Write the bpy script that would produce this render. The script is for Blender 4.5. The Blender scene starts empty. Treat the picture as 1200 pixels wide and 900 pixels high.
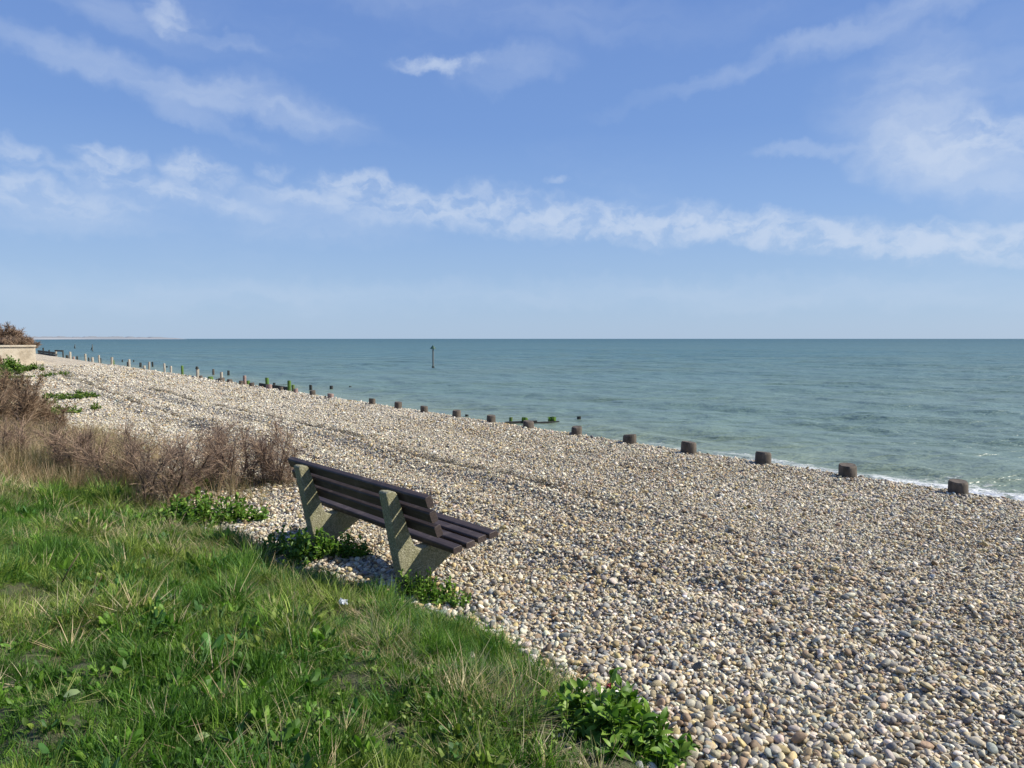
import bpy, math, random
import numpy as np
from math import radians, sin, cos, pi
random.seed(7)
rng = np.random.default_rng(7)
sc = bpy.context.scene
C = sc.collection

# ------------------------------------------------------------------ camera
FPX = 840.0                      # focal length in pixels of a 1200 px wide frame
PITCH = math.atan(53 / FPX)
cd = bpy.data.cameras.new('camera')
cd.sensor_width = 36; cd.lens = 36 * FPX / 1200
cd.clip_start = 0.05; cd.clip_end = 60000
cam = bpy.data.objects.new('camera', cd); C.objects.link(cam)
cam.location = (0, 0, 0); cam.rotation_euler = (pi / 2 - PITCH, 0, 0)
sc.camera = cam

# ------------------------------------------------------------------ axes of the place
# n points from the land to the sea, u runs along the coast away from the camera
N = np.array([.7815, .624, 0.]); U = np.array([-.624, .7815, 0.])
def W(n, u, z=0.): return (n * N[0] + u * U[0], n * N[1] + u * U[1], z)
def NU(x, y): return x * N[0] + y * N[1], x * U[0] + y * U[1]
def ray(px, py):
    X = (px - 600) / FPX; Y = -(py - 450) / FPX
    return np.array([X, cos(PITCH) + Y * sin(PITCH), -sin(PITCH) + Y * cos(PITCH)])
def on_level(px, py, z): r = ray(px, py); return r * (z / r[2])
def on_line(px, nn):                 # the point of the line n = nn seen in column px
    r = ray(px, 397); return r * (nn / (r @ N))

# ------------------------------------------------------------------ light
s_n, s_u, s_z = 1., -.75, 1.0        # direction to the sun in the n, u, z axes
sd = N * s_n + U * s_u + np.array([0, 0, s_z]); sd /= np.linalg.norm(sd)
SUN_EL = math.asin(sd[2]); SUN_AZ = math.atan2(sd[0], sd[1])
ld = bpy.data.lights.new('sun', 'SUN'); ld.energy = 5.0; ld.angle = radians(.53); ld.color = (1, .93, .82)
sun = bpy.data.objects.new('sun', ld); C.objects.link(sun)
sun.rotation_euler = (pi / 2 - SUN_EL, 0, -SUN_AZ + pi)
import mathutils
sun.rotation_euler = mathutils.Vector(sd.tolist()).to_track_quat('Z', 'Y').to_euler()

sc.view_settings.view_transform = 'Standard'; sc.view_settings.look = 'None'
sc.view_settings.exposure = .55; sc.view_settings.gamma = 1
sc.render.engine = 'CYCLES'
sc.cycles.max_bounces = 6; sc.cycles.transparent_max_bounces = 6
sc.cycles.diffuse_bounces = 3; sc.cycles.glossy_bounces = 3; sc.cycles.transmission_bounces = 3

# ------------------------------------------------------------------ node helper
class G:
    def __init__(s, tree): s.t = tree; s.n = tree.nodes; s.l = tree.links
    def new(s, typ, **kw):
        nd = s.n.new(typ)
        for k, v in kw.items(): setattr(nd, k, v)
        return nd
    def put(s, sock, v):
        if isinstance(v, bpy.types.NodeSocket): s.l.new(v, sock)
        elif v is not None: sock.default_value = v
    def math(s, op, a, b=None, c=None, clamp=False):
        nd = s.new('ShaderNodeMath', operation=op, use_clamp=clamp)
        for i, v in enumerate((a, b, c)):
            if v is not None: s.put(nd.inputs[i], v)
        return nd.outputs[0]
    def vmath(s, op, a, b=None):
        nd = s.new('ShaderNodeVectorMath', operation=op)
        s.put(nd.inputs[0], a)
        if b is not None: s.put(nd.inputs[1], b)
        return nd.outputs[1] if op in ('LENGTH', 'DOT_PRODUCT') else nd.outputs[0]
    def rng(s, v, a, b, c=0., d=1., mode='SMOOTHSTEP'):
        nd = s.new('ShaderNodeMapRange', interpolation_type=mode)
        s.put(nd.inputs[0], v)
        for i, x in enumerate((a, b, c, d)): s.put(nd.inputs[i + 1], x)
        return nd.outputs[0]
    def noise(s, vec, scale, detail=4, rough=.55, dist=0., color=False):
        nd = s.new('ShaderNodeTexNoise')
        if vec is not None: s.put(nd.inputs['Vector'], vec)
        s.put(nd.inputs['Scale'], scale); nd.inputs['Detail'].default_value = detail
        nd.inputs['Roughness'].default_value = rough; nd.inputs['Distortion'].default_value = dist
        return nd.outputs[1 if color else 0]
    def mix(s, f, a, b, mode='MIX'):
        nd = s.new('ShaderNodeMix', data_type='RGBA', blend_type=mode)
        s.put(nd.inputs[0], f)
        for sock, v in ((nd.inputs[6], a), (nd.inputs[7], b)):
            if isinstance(v, tuple) and len(v) == 3: v = (*v, 1)
            s.put(sock, v)
        return nd.outputs[2]
    def ramp(s, f, stops, interp='LINEAR'):
        nd = s.new('ShaderNodeValToRGB'); s.put(nd.inputs[0], f)
        cr = nd.color_ramp; cr.interpolation = interp
        while len(cr.elements) < len(stops): cr.elements.new(.5)
        for e, (p, c) in zip(cr.elements, stops):
            e.position = p; e.color = (*c, 1) if len(c) == 3 else c
        return nd.outputs[0]
    def bump(s, h, strength=.5, dist=.01, normal=None):
        nd = s.new('ShaderNodeBump'); s.put(nd.inputs['Height'], h)
        s.put(nd.inputs['Strength'], strength); s.put(nd.inputs['Distance'], dist)
        if normal is not None: s.put(nd.inputs['Normal'], normal)
        return nd.outputs[0]
def material(name):
    m = bpy.data.materials.new(name); m.use_nodes = True
    g = G(m.node_tree); g.n.clear()
    out = g.new('ShaderNodeOutputMaterial'); b = g.new('ShaderNodeBsdfPrincipled')
    g.l.new(b.outputs[0], out.inputs[0])
    return m, g, b, out

# ------------------------------------------------------------------ sky
w = bpy.data.worlds.new('World'); sc.world = w; w.use_nodes = True
g = G(w.node_tree); g.n.clear()
wo = g.new('ShaderNodeOutputWorld'); bg = g.new('ShaderNodeBackground')
bg.inputs[1].default_value = .078
g.l.new(bg.outputs[0], wo.inputs[0])
sky = g.new('ShaderNodeTexSky', sky_type='NISHITA'); sky.sun_disc = False
sky.sun_elevation = SUN_EL; sky.sun_rotation = SUN_AZ
sky.air_density = 1.0; sky.dust_density = .4; sky.ozone_density = 2.0; sky.altitude = 0
gen = g.new('ShaderNodeTexCoord').outputs['Generated']
sep = g.new('ShaderNodeSeparateXYZ'); g.l.new(gen, sep.inputs[0])
az = g.math('ARCTAN2', sep.outputs[0], sep.outputs[1]); el = g.math('ARCSINE', sep.outputs[2])
ae = g.new('ShaderNodeCombineXYZ'); g.l.new(az, ae.inputs[0]); g.l.new(el, ae.inputs[1]); ae = ae.outputs[0]
def warp(amp, scale, detail):
    nz = g.noise(ae, scale, detail, .55, 0, True)
    d = g.vmath('SUBTRACT', nz, (.5, .5, .5)); nd = g.new('ShaderNodeVectorMath', operation='SCALE')
    g.l.new(d, nd.inputs[0]); nd.inputs[3].default_value = amp
    return nd.outputs[0]
wv = g.vmath('ADD', g.vmath('ADD', ae, warp(.045, 10, 3)), warp(.030, 40, 3))
def azel(px, py):
    r = ray(px, py); r /= np.linalg.norm(r); return math.atan2(r[0], r[1]), math.asin(r[2])
# x, y, half length, half width (pixels of the photograph), tilt, density : drifts of cirrus and thin cumulus
CL = [(40, 226, 130, 24, -4, .7), (60, 246, 150, 30, 0, .35), (15, 180, 40, 18, -10, .5), (128, 184, 40, 19, -8, .95), (232, 200, 42, 20, -5, .95),
      (190, 222, 130, 14, -9, .7), (330, 246, 170, 36, -6, .42), (345, 225, 60, 13, -8, .6), (425, 214, 60, 15, -4, .9), (460, 242, 110, 26, -6, .65), (600, 250, 140, 28, -5, .95),
      (760, 262, 140, 26, -4, .95), (900, 272, 140, 22, -4, .9), (1060, 282, 170, 24, -3, .95), (1200, 284, 170, 30, -2, .7),
      (210, 100, 230, 22, -9, .62), (340, 120, 100, 20, -10, .4), (240, 142, 75, 12, -16, .35), (204, 15, 34, 20, -20, .6), (272, 50, 48, 11, -8, .4), (140, 10, 120, 22, -14, .3),
      (515, 73, 52, 11, 3, .85), (600, 80, 75, 22, 5, .35), (945, 176, 62, 9, 2, .75),
      (980, 40, 270, 14, 12, .38), (1110, 8, 170, 15, 12, .36), (1085, 110, 55, 80, 20, .5), (1110, 168, 105, 40, -4, .75), (1155, 155, 70, 28, -4, .6), (1130, 200, 130, 46, -20, .75), (1035, 130, 80, 60, 0, .32),
      (1190, 110, 120, 110, 0, .22), (900, 345, 520, 22, -1, .3), (250, 345, 420, 26, 0, .22), (560, 5, 300, 30, -6, .2), (320, 196, 24, 10, 0, .35), (650, 208, 14, 5, 0, .4)]
tot = None; streak_tot = None
STREAK = {(210, 100), (340, 120), (1130, 200), (240, 142), (272, 50), (140, 10), (980, 40), (1110, 8), (1085, 110), (1035, 130), (1190, 110), (900, 345), (250, 345), (560, 5), (60, 246), (330, 246), (945, 176), (600, 80)}
for (x, y, a, b, t, k) in CL:
    a0, e0 = azel(x, y); cc = cos(a0) ** 1.2
    mp = g.new('ShaderNodeMapping', vector_type='TEXTURE')
    g.l.new(wv, mp.inputs[0]); mp.inputs[1].default_value = (a0, e0, 0)
    mp.inputs[2].default_value = (0, 0, radians(t)); mp.inputs[3].default_value = (a * 1.15 / FPX * cc, b * 1.12 / FPX * cc, 1)
    m_ = g.rng(g.vmath('LENGTH', mp.outputs[0]), 1.1, .15, 0, k)
    if (x, y) in STREAK: streak_tot = m_ if streak_tot is None else g.math('ADD', streak_tot, m_)
    else: tot = m_ if tot is None else g.math('ADD', tot, m_)
# thin cirrus that goes on over the whole dome
mpc = g.new('ShaderNodeMapping'); g.l.new(wv, mpc.inputs[0]); mpc.inputs[3].default_value = (1, 3.2, 1); mpc.inputs[2].default_value = (0, 0, .15)
cir = g.rng(g.noise(mpc.outputs[0], 2.2, 6, .6), .5, .85, 0, .22)
streak_tot = g.math('ADD', streak_tot, cir)
mpd = g.new('ShaderNodeMapping'); g.l.new(wv, mpd.inputs[0]); mpd.inputs[3].default_value = (1, 1.9, 1); mpd.inputs[2].default_value = (0, 0, .12)
wisp = g.rng(g.noise(mpd.outputs[0], 24, 6, .55, .15), .34, .68, .18, 1.4)
mps = g.new('ShaderNodeMapping'); g.l.new(wv, mps.inputs[0]); mps.inputs[3].default_value = (1, 4.5, 1); mps.inputs[2].default_value = (0, 0, .16)
soft = g.rng(g.noise(mps.outputs[0], 7, 5, .5, .1), .3, .7, .35, 1.05)
both = g.math('ADD', g.math('MULTIPLY', tot, wisp), g.math('MULTIPLY', streak_tot, soft))
fac = g.math('MULTIPLY', g.math('SUBTRACT', 1., g.math('EXPONENT', g.math('MULTIPLY', both, -1.1))), .82)
fac = g.math('MULTIPLY', fac, g.rng(el, -.01, .05, .35, 1))
# clean sea air: pale blue towards the horizon, periwinkle higher up, the same all round
clear = g.ramp(g.rng(el, 0., 1.3, 0, 1, 'LINEAR'), [(0, (.37, .51, .705)), (.05, (.33, .485, .72)), (.13, (.245, .405, .72)), (.21, (.175, .32, .665)), (.38, (.135, .25, .595)), (1, (.07, .14, .42))])
cl10 = g.new('ShaderNodeVectorMath', operation='SCALE'); g.l.new(clear, cl10.inputs[0]); cl10.inputs[3].default_value = 9.4
hs = g.mix(.86, sky.outputs[0], cl10.outputs[0])
SKYCOL = hs
g.l.new(g.mix(fac, hs, (5.5, 6.3, 7.6)), bg.inputs[0])

# ------------------------------------------------------------------ numeric noise, mesh helpers
def vnoise(x, y, seed=0):
    xi = np.floor(x).astype(np.int64); yi = np.floor(y).astype(np.int64); fx = x - xi; fy = y - yi
    def hsh(a, b):
        v = (a * 374761393 + b * 668265263 + seed * 1442695041) & 0x7fffffff
        v = ((v ^ (v >> 13)) * 1274126177) & 0x7fffffff
        return ((v ^ (v >> 16)) & 0xffff) / 65535.
    fx = fx * fx * (3 - 2 * fx); fy = fy * fy * (3 - 2 * fy)
    a = hsh(xi, yi); b = hsh(xi + 1, yi); c = hsh(xi, yi + 1); d = hsh(xi + 1, yi + 1)
    return (a + (b - a) * fx) * (1 - fy) + (c + (d - c) * fx) * fy
def fbm(x, y, o=4, seed=0):
    s = 0; a = .5
    for i in range(o): s = s + a * (vnoise(x * 2 ** i, y * 2 ** i, seed + i) - .5); a *= .5
    return s * 2
def sstep(a, b, x):
    t = np.clip((x - a) / (b - a), 0, 1); return t * t * (3 - 2 * t)

def mesh_obj(name, verts, faces, mat=None, parent=None, smooth=False, attrs=None):
    me = bpy.data.meshes.new(name)
    verts = np.asarray(verts, dtype=np.float32)
    if isinstance(faces, np.ndarray):
        k = faces.shape[1]; nf = len(faces)
        me.vertices.add(len(verts)); me.vertices.foreach_set('co', verts.ravel())
        me.loops.add(nf * k); me.loops.foreach_set('vertex_index', faces.astype(np.int32).ravel())
        me.polygons.add(nf); me.polygons.foreach_set('loop_start', np.arange(0, nf * k, k, dtype=np.int32))
        me.update(calc_edges=True)
    else:
        me.from_pydata(verts.tolist(), [], faces); me.update()
    if smooth: me.polygons.foreach_set('use_smooth', np.ones(len(me.polygons), bool))
    if attrs:
        for k, v in attrs.items():
            at = me.attributes.new(k, 'FLOAT', 'POINT'); at.data.foreach_set('value', np.asarray(v, np.float32))
    if mat: me.materials.append(mat)
    o = bpy.data.objects.new(name, me); C.objects.link(o)
    if parent: o.parent = parent
    return o
def tag(o, label=None, cat=None, group=None, kind=None):
    if label: o['label'] = label
    if cat: o['category'] = cat
    if group: o['group'] = group
    if kind: o['kind'] = kind
    return o
def empty(name, loc, rz=0.):
    o = bpy.data.objects.new(name, None); C.objects.link(o); o.location = loc; o.rotation_euler = (0, 0, rz)
    o.empty_display_size = .1
    return o

class MB:
    """collects tubes, prisms and leaves"""
    def __init__(s): s.v = []; s.f = []; s.a = []; s.k = 0
    def add(s, v, f, a=0.):
        s.v.append(np.asarray(v, float)); s.f += [tuple(i + s.k for i in q) for q in f]
        s.a.append(np.full(len(v), a)); s.k += len(v)
    def tube(s, pts, rad, sides=5, a=0., cap=True):
        pts = np.asarray(pts, float); m = len(pts); vs = []
        t = np.gradient(pts, axis=0); t /= np.linalg.norm(t, axis=1)[:, None] + 1e-9
        ref = np.array([0, 0, 1.]) if abs(t[0][2]) < .9 else np.array([1., 0, 0])
        for i in range(m):
            x = np.cross(t[i], ref); x /= np.linalg.norm(x) + 1e-9; y = np.cross(t[i], x)
            for k in range(sides):
                an = 2 * pi * k / sides; vs.append(pts[i] + rad[i] * (cos(an) * x + sin(an) * y))
        f = [(i * sides + k, i * sides + (k + 1) % sides, (i + 1) * sides + (k + 1) % sides, (i + 1) * sides + k) for i in range(m - 1) for k in range(sides)]
        if cap: f += [tuple(range(sides))[::-1], tuple((m - 1) * sides + k for k in range(sides))]
        s.add(vs, f, a)
    def prism(s, poly, axis_a, axis_b, axis_c, c0, c1, o):   # polygon in the a, b plane swept along c
        o = np.asarray(o, float); k = len(poly)
        v = [o + p[0] * axis_a + p[1] * axis_b + c0 * axis_c for p in poly] + [o + p[0] * axis_a + p[1] * axis_b + c1 * axis_c for p in poly]
        f = [tuple(range(k)), tuple(range(2 * k - 1, k - 1, -1))] + [(i, i + k, (i + 1) % k + k, (i + 1) % k) for i in range(k)]
        s.add(v, f)
    def build(s, name, mat, parent=None, smooth=False):
        if not s.v: return None
        return mesh_obj(name, np.concatenate(s.v), s.f, mat, parent, smooth, {'var': np.concatenate(s.a)})
def fix_normals(o):
    import bmesh
    bm = bmesh.new(); bm.from_mesh(o.data); bmesh.ops.recalc_face_normals(bm, faces=bm.faces); bm.to_mesh(o.data); bm.free()
def bevel(o, wd=.006, seg=2):
    import bmesh
    bm = bmesh.new(); bm.from_mesh(o.data); bmesh.ops.recalc_face_normals(bm, faces=bm.faces)
    bmesh.ops.bevel(bm, geom=list(bm.edges), offset=wd, segments=seg, affect='EDGES', profile=.6)
    bm.to_mesh(o.data); bm.free()

# ------------------------------------------------------------------ ground heights
EDGE_U = [-60, 1.0, 1.9, 2.5, 3.0, 3.7, 4.6, 5.2, 5.7, 6.9, 8.0, 9.0, 14, 20, 26, 34, 40, 60]
EDGE_N = [2.3, 2.35, 2.45, 2.52, 2.55, 2.55, 2.42, 2.25, 2.15, 2.1, 2.0, 1.95, 1.7, 1.9, 1.7, 2.9, 2.6, 2.6]
def edge(u): return np.interp(u, EDGE_U, EDGE_N)
def height(n, u):
    e = edge(u)
    z = np.full(np.shape(n), -1.9) if np.ndim(n) else -1.9
    z = z + .34 * sstep(0, 1, (e + .05 - n) / 2.4)
    z = z - .215 * np.clip(n - 9.85, 0, 30) - .02 * sstep(9.2, 9.85, n)
    b = sstep(e, e + .4, n) * (1 - sstep(9, 10, n))
    wob = .35 * fbm(u * .22, n * .1, 2, 3)
    for c0, wd, am in ((4.3, .2, .12), (4.62, .16, -.10), (5.72, .2, .11), (6.05, .16, -.09), (7.6, .35, .04), (8.6, .3, .03), (3.5, .25, .03)):
        z = z + b * am * (.45 + .55 * sstep(4.5, 8, u)) * np.exp(-((n - c0 - wob) / wd) ** 2) * (.45 + .9 * vnoise(u * .45, n * .3 + c0, 11))
    z = z + b * (.05 * fbm(u * .55, n * .8, 3, 21) + .012 * fbm(u * 3, n * 3, 3, 31))
    gr = 1 - sstep(e - .25, e + .05, n)
    z = z + gr * (.15 * fbm(u * 1.1, n * 1.1, 3, 41) + .075 * fbm(u * 3.6, n * 3.6, 2, 51))
    return z
def hxy(x, y):
    n, u = NU(x, y); return height(n, u)
def place(px, py, z0=-1.9):        # ground point seen at a pixel
    p = on_level(px, py, z0)
    for _ in range(12):
        h = float(height(*NU(p[0], p[1]))); p = on_level(px, py, h)
    return p

def grid(nn, uu, hf):
    A, B = np.meshgrid(nn, uu, indexing='ij'); Z = hf(A, B)
    X = A * N[0] + B * U[0]; Y = A * N[1] + B * U[1]
    v = np.stack([X, Y, Z], -1).reshape(-1, 3); a, b = A.shape
    i = np.arange(a - 1)[:, None] * b + np.arange(b - 1)[None, :]
    f = np.stack([i, i + b, i + b + 1, i + 1], -1).reshape(-1, 4)
    return v, f
def spaced(segs):
    out = []
    for a, b, st in segs: out += list(np.arange(a, b, st))
    return np.array(out + [segs[-1][1]])

# ------------------------------------------------------------------ materials
PAL = np.array([(.34, .33, .31), (.46, .43, .36), (.37, .32, .23), (.20, .155, .11), (.66, .63, .57), (.12, .12, .13), (.42, .35, .20),
                (.24, .26, .28), (.50, .46, .40), (.56, .53, .47), (.33, .25, .18), (.40, .39, .37)])
PALW = np.array([.12, .15, .12, .06, .12, .06, .05, .07, .06, .11, .05, .09]); PALW /= PALW.sum()

def pebble_mat():
    m, g, b, o = material('pebble_stone')
    at = g.new('ShaderNodeAttribute', attribute_type='INSTANCER', attribute_name='col')
    tc = g.new('ShaderNodeTexCoord').outputs['Object']
    n1 = g.noise(tc, 2.2, 5, .6); n2 = g.noise(tc, 9., 3, .6)
    c = g.mix(1., at.outputs[0], g.ramp(n1, [(.3, (.72, .70, .68)), (.5, (1, 1, 1)), (.72, (1.22, 1.2, 1.16))]), 'MULTIPLY')
    c = g.mix(g.rng(n2, .58, .7, 0, .35), c, (.13, .11, .09))
    g.l.new(c, b.inputs['Base Color']); b.inputs['Roughness'].default_value = .62
    b.inputs['Specular IOR Level'].default_value = .35
    g.l.new(g.bump(n2, .25, .15), b.inputs['Normal'])
    return m
M_PEB = pebble_mat()

def beach_mat():
    m, g, b, o = material('shingle')
    p = g.new('ShaderNodeNewGeometry').outputs['Position']
    v = g.new('ShaderNodeTexVoronoi', feature='F1'); g.put(v.inputs['Vector'], p); v.inputs['Scale'].default_value = 30
    v2 = g.new('ShaderNodeTexVoronoi', feature='F1'); g.put(v2.inputs['Vector'], p); v2.inputs['Scale'].default_value = 13
    sp = g.new('ShaderNodeSeparateColor'); g.l.new(v.outputs['Color'], sp.inputs[0])
    sp2 = g.new('ShaderNodeSeparateColor'); g.l.new(v2.outputs['Color'], sp2.inputs[0])
    order = [5, 3, 7, 2, 0, 10, 6, 11, 1, 8, 9, 4]
    stops = []; acc = 0
    for i in order: stops.append((acc, tuple(PAL[i]))); acc += PALW[i]
    c = g.ramp(sp.outputs[0], stops, 'CONSTANT')
    c2 = g.ramp(sp2.outputs[1], stops, 'CONSTANT')
    c = g.mix(1., g.mix(.4, c, c2), (1.2, 1.15, 1.0), 'MULTIPLY')
    c = g.mix(g.rng(v.outputs['Distance'], .45, .8, 0, .5), c, (.10, .08, .06))
    big = g.noise(p, .35, 4, .6)
    c = g.mix(1., c, g.ramp(big, [(.3, (.86, .85, .84)), (.7, (1.1, 1.09, 1.07))]), 'MULTIPLY')
    sx = g.new('ShaderNodeSeparateXYZ'); g.l.new(p, sx.inputs[0])
    c = g.mix(g.rng(sx.outputs[2], -2.75, -2.95, 0, .6), c, (.10, .085, .06))     # wet by the sea
    g.l.new(c, b.inputs['Base Color']); b.inputs['Roughness'].default_value = .85
    hh = g.math('SUBTRACT', 1., v.outputs['Distance'])
    g.l.new(g.bump(hh, .8, .02), b.inputs['Normal'])
    return m
M_BEACH = beach_mat()

def soil_mat():
    m, g, b, o = material('turf_soil')
    p = g.new('ShaderNodeNewGeometry').outputs['Position']
    c = g.ramp(g.noise(p, 5, 6, .65), [(.3, (.035, .045, .018)), (.5, (.06, .07, .028)), (.7, (.11, .095, .05))])
    c = g.mix(g.rng(g.noise(p, 60, 3, .6), .5, .7, 0, .6), c, (.14, .12, .07))
    g.l.new(c, b.inputs['Base Color']); b.inputs['Roughness'].default_value = .95
    g.l.new(g.bump(g.noise(p, 40, 4, .7), .8, .03), b.inputs['Normal'])
    return m
M_SOIL = soil_mat()

def leaf_mat(name, use_inst, stops=None, trans=.35, rough=.5, spec=.3):
    m, g, b, o = material(name)
    var = g.new('ShaderNodeAttribute', attribute_name='var').outputs['Fac']
    if use_inst:
        at = g.new('ShaderNodeAttribute', attribute_type='INSTANCER', attribute_name='col').outputs[0]
        c = g.mix(1., at, g.ramp(var, [(0, (.6, .66, .6)), (.5, (1, 1, 1)), (1, (1.5, 1.35, 1.3))]), 'MULTIPLY')
    else:
        p = g.new('ShaderNodeNewGeometry').outputs['Position']
        c = g.ramp(g.math('ADD', g.math('MULTIPLY', var, .8), g.math('MULTIPLY', g.noise(p, 12, 3), .25)), stops)
    g.l.new(c, b.inputs['Base Color']); b.inputs['Roughness'].default_value = rough
    b.inputs['Specular IOR Level'].default_value = spec
    if trans:
        tr = g.new('ShaderNodeBsdfTranslucent'); g.l.new(g.mix(1., c, (1.0, 1.25, .5), 'MULTIPLY'), tr.inputs[0])
        ms = g.new('ShaderNodeMixShader'); ms.inputs[0].default_value = trans
        g.l.new(b.outputs[0], ms.inputs[1]); g.l.new(tr.outputs[0], ms.inputs[2]); g.l.new(ms.outputs[0], o.inputs[0])
    return m
M_GRASS = leaf_mat('grass_blade', True, trans=.3, rough=.5, spec=.25)
M_BEET = leaf_mat('glossy_leaf', False, [(0, (.035, .085, .008)), (.4, (.075, .165, .015)), (.8, (.14, .25, .028)), (1, (.24, .35, .06))], .25, .5, .3)
M_WEED = leaf_mat('weed_leaf', False, [(0, (.04, .08, .012)), (.4, (.08, .14, .02)), (.8, (.14, .21, .035)), (1, (.24, .29, .07))], .25, .5, .3)
M_TWIG = leaf_mat('twig_bark', False, [(0, (.095, .062, .045)), (.5, (.225, .155, .11)), (1, (.40, .30, .21))], 0, .85, .15)
M_STEM = leaf_mat('stem_bark', False, [(0, (.045, .034, .03)), (.5, (.10, .075, .06)), (1, (.2, .15, .12))], 0, .85, .15)
M_RUST = leaf_mat('russet_twig', False, [(0, (.12, .075, .05)), (.5, (.23, .155, .10)), (1, (.34, .26, .17))], .1, .85, .15)
M_STRAW = leaf_mat('dry_straw', False, [(0, (.20, .15, .08)), (.5, (.36, .29, .16)), (1, (.52, .44, .27))], .2, .7, .2)

def wood_paint():
    m, g, b, o = material('dark_slat_wood')
    tc = g.new('ShaderNodeTexCoord').outputs['Object']
    mp = g.new('ShaderNodeMapping'); g.l.new(tc, mp.inputs[0]); mp.inputs[3].default_value = (60, 3, 60)
    n1 = g.noise(mp.outputs[0], 1., 5, .6); n2 = g.noise(tc, 7, 4, .6)
    c = g.ramp(n1, [(.25, (.017, .0105, .009)), (.5, (.034, .022, .0185)), (.75, (.066, .046, .038))])
    c = g.mix(g.rng(n2, .5, .72, 0, .75), c, (.085, .064, .055))
    g.l.new(c, b.inputs['Base Color']); b.inputs['Roughness'].default_value = .62
    g.l.new(g.bump(n1, .35, .004), b.inputs['Normal'])
    return m
M_SLAT = wood_paint()
def concrete():
    m, g, b, o = material('lichened_concrete')
    tc = g.new('ShaderNodeTexCoord').outputs['Object']
    v = g.new('ShaderNodeTexVoronoi'); g.put(v.inputs['Vector'], tc); v.inputs['Scale'].default_value = 120
    sp = g.new('ShaderNodeSeparateColor'); g.l.new(v.outputs['Color'], sp.inputs[0])
    c = g.ramp(sp.outputs[0], [(0, (.13, .12, .07)), (.35, (.20, .19, .11)), (.7, (.26, .245, .15)), (1, (.37, .35, .25))])
    c = g.mix(g.rng(g.noise(tc, 5, 5, .65), .38, .66, 0, .6), c, (.19, .185, .085))
    c = g.mix(g.rng(g.noise(tc, 13, 4, .6), .6, .75, 0, .4), c, (.12, .12, .08))
    g.l.new(c, b.inputs['Base Color']); b.inputs['Roughness'].default_value = .9
    g.l.new(g.bump(g.math('ADD', v.outputs['Distance'], g.noise(tc, 40, 3)), .5, .006), b.inputs['Normal'])
    return m
M_CONC = concrete()
def post_mat(name, dark, mid, light, weed=None, weed_h=.5):
    m, g, b, o = material(name)
    tc = g.new('ShaderNodeTexCoord').outputs['Object']
    inf = g.new('ShaderNodeObjectInfo').outputs['Random']
    off = g.vmath('ADD', tc, inf)
    mp = g.new('ShaderNodeMapping'); g.l.new(off, mp.inputs[0]); mp.inputs[3].default_value = (14, 14, 4)
    n1 = g.noise(mp.outputs[0], 1., 5, .65); n2 = g.noise(off, 9, 4, .6)
    c = g.ramp(n1, [(.3, dark), (.5, mid), (.72, light)])
    c = g.mix(g.rng(n2, .5, .7, 0, .5), c, tuple(x * .6 for x in dark))
    if weed:
        c = g.mix(g.rng(g.noise(off, 6, 3, .6), .35, .55, .25, 1), c, weed)
    g.l.new(c, b.inputs['Base Color']); b.inputs['Roughness'].default_value = .85
    g.l.new(g.bump(n1, .35, .01), b.inputs['Normal'])
    return m
M_STUMP = post_mat('worn_brown_wood', (.042, .035, .026), (.085, .068, .05), (.15, .122, .092))
M_PALE = post_mat('bleached_wood', (.24, .22, .17), (.34, .31, .245), (.44, .41, .33))
M_GREENP = post_mat('weedy_wood', (.05, .05, .02), (.10, .11, .04), (.18, .18, .08), (.06, .14, .015))
M_BLACK = post_mat('black_wet_wood', (.012, .014, .012), (.025, .028, .024), (.05, .055, .045))
M_PINK = post_mat('pinkish_wood', (.14, .09, .075), (.24, .165, .14), (.34, .26, .22))

# ------------------------------------------------------------------ land and beach sheets
def land_h(n, u):
    e = edge(u) + .10 * fbm(u * 2.2, n * 2.2, 3, 61)
    far = sstep(60, 62, u) * sstep(5.6, 5.2, n) * 0
    return height(n, u) + .03 - .25 * sstep(e - .02, e + .25, n) + far
nn = np.concatenate([-np.geomspace(9000, 3, 16), spaced([(-2, 3.4, .05)])])
uu = np.concatenate([-np.geomspace(9000, 8, 12), spaced([(-5, 0, .25), (0, 16, .06), (16, 40, .25), (40, 100, 2)]), np.geomspace(110, 9000, 12)])
v, f = grid(nn, uu, land_h)
ground = tag(mesh_obj('ground', v, f, M_SOIL, smooth=True), 'low grassy bank of soil behind the shingle', kind='structure')
nn = spaced([(1.2, 2, .1), (2, 10.6, .05), (10.6, 16, .3), (16, 60, 4)])
uu = np.concatenate([-np.geomspace(9000, 8, 12), spaced([(-5, 0, .3), (0, 14, .08), (14, 40, .15), (40, 110, .5)]), np.geomspace(115, 9000, 12)])
v, f = grid(nn, uu, height)
beach = tag(mesh_obj('shingle_beach', v, f, M_BEACH, smooth=True), 'pale shingle beach of small flint pebbles running along the sea', kind='structure')

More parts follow.
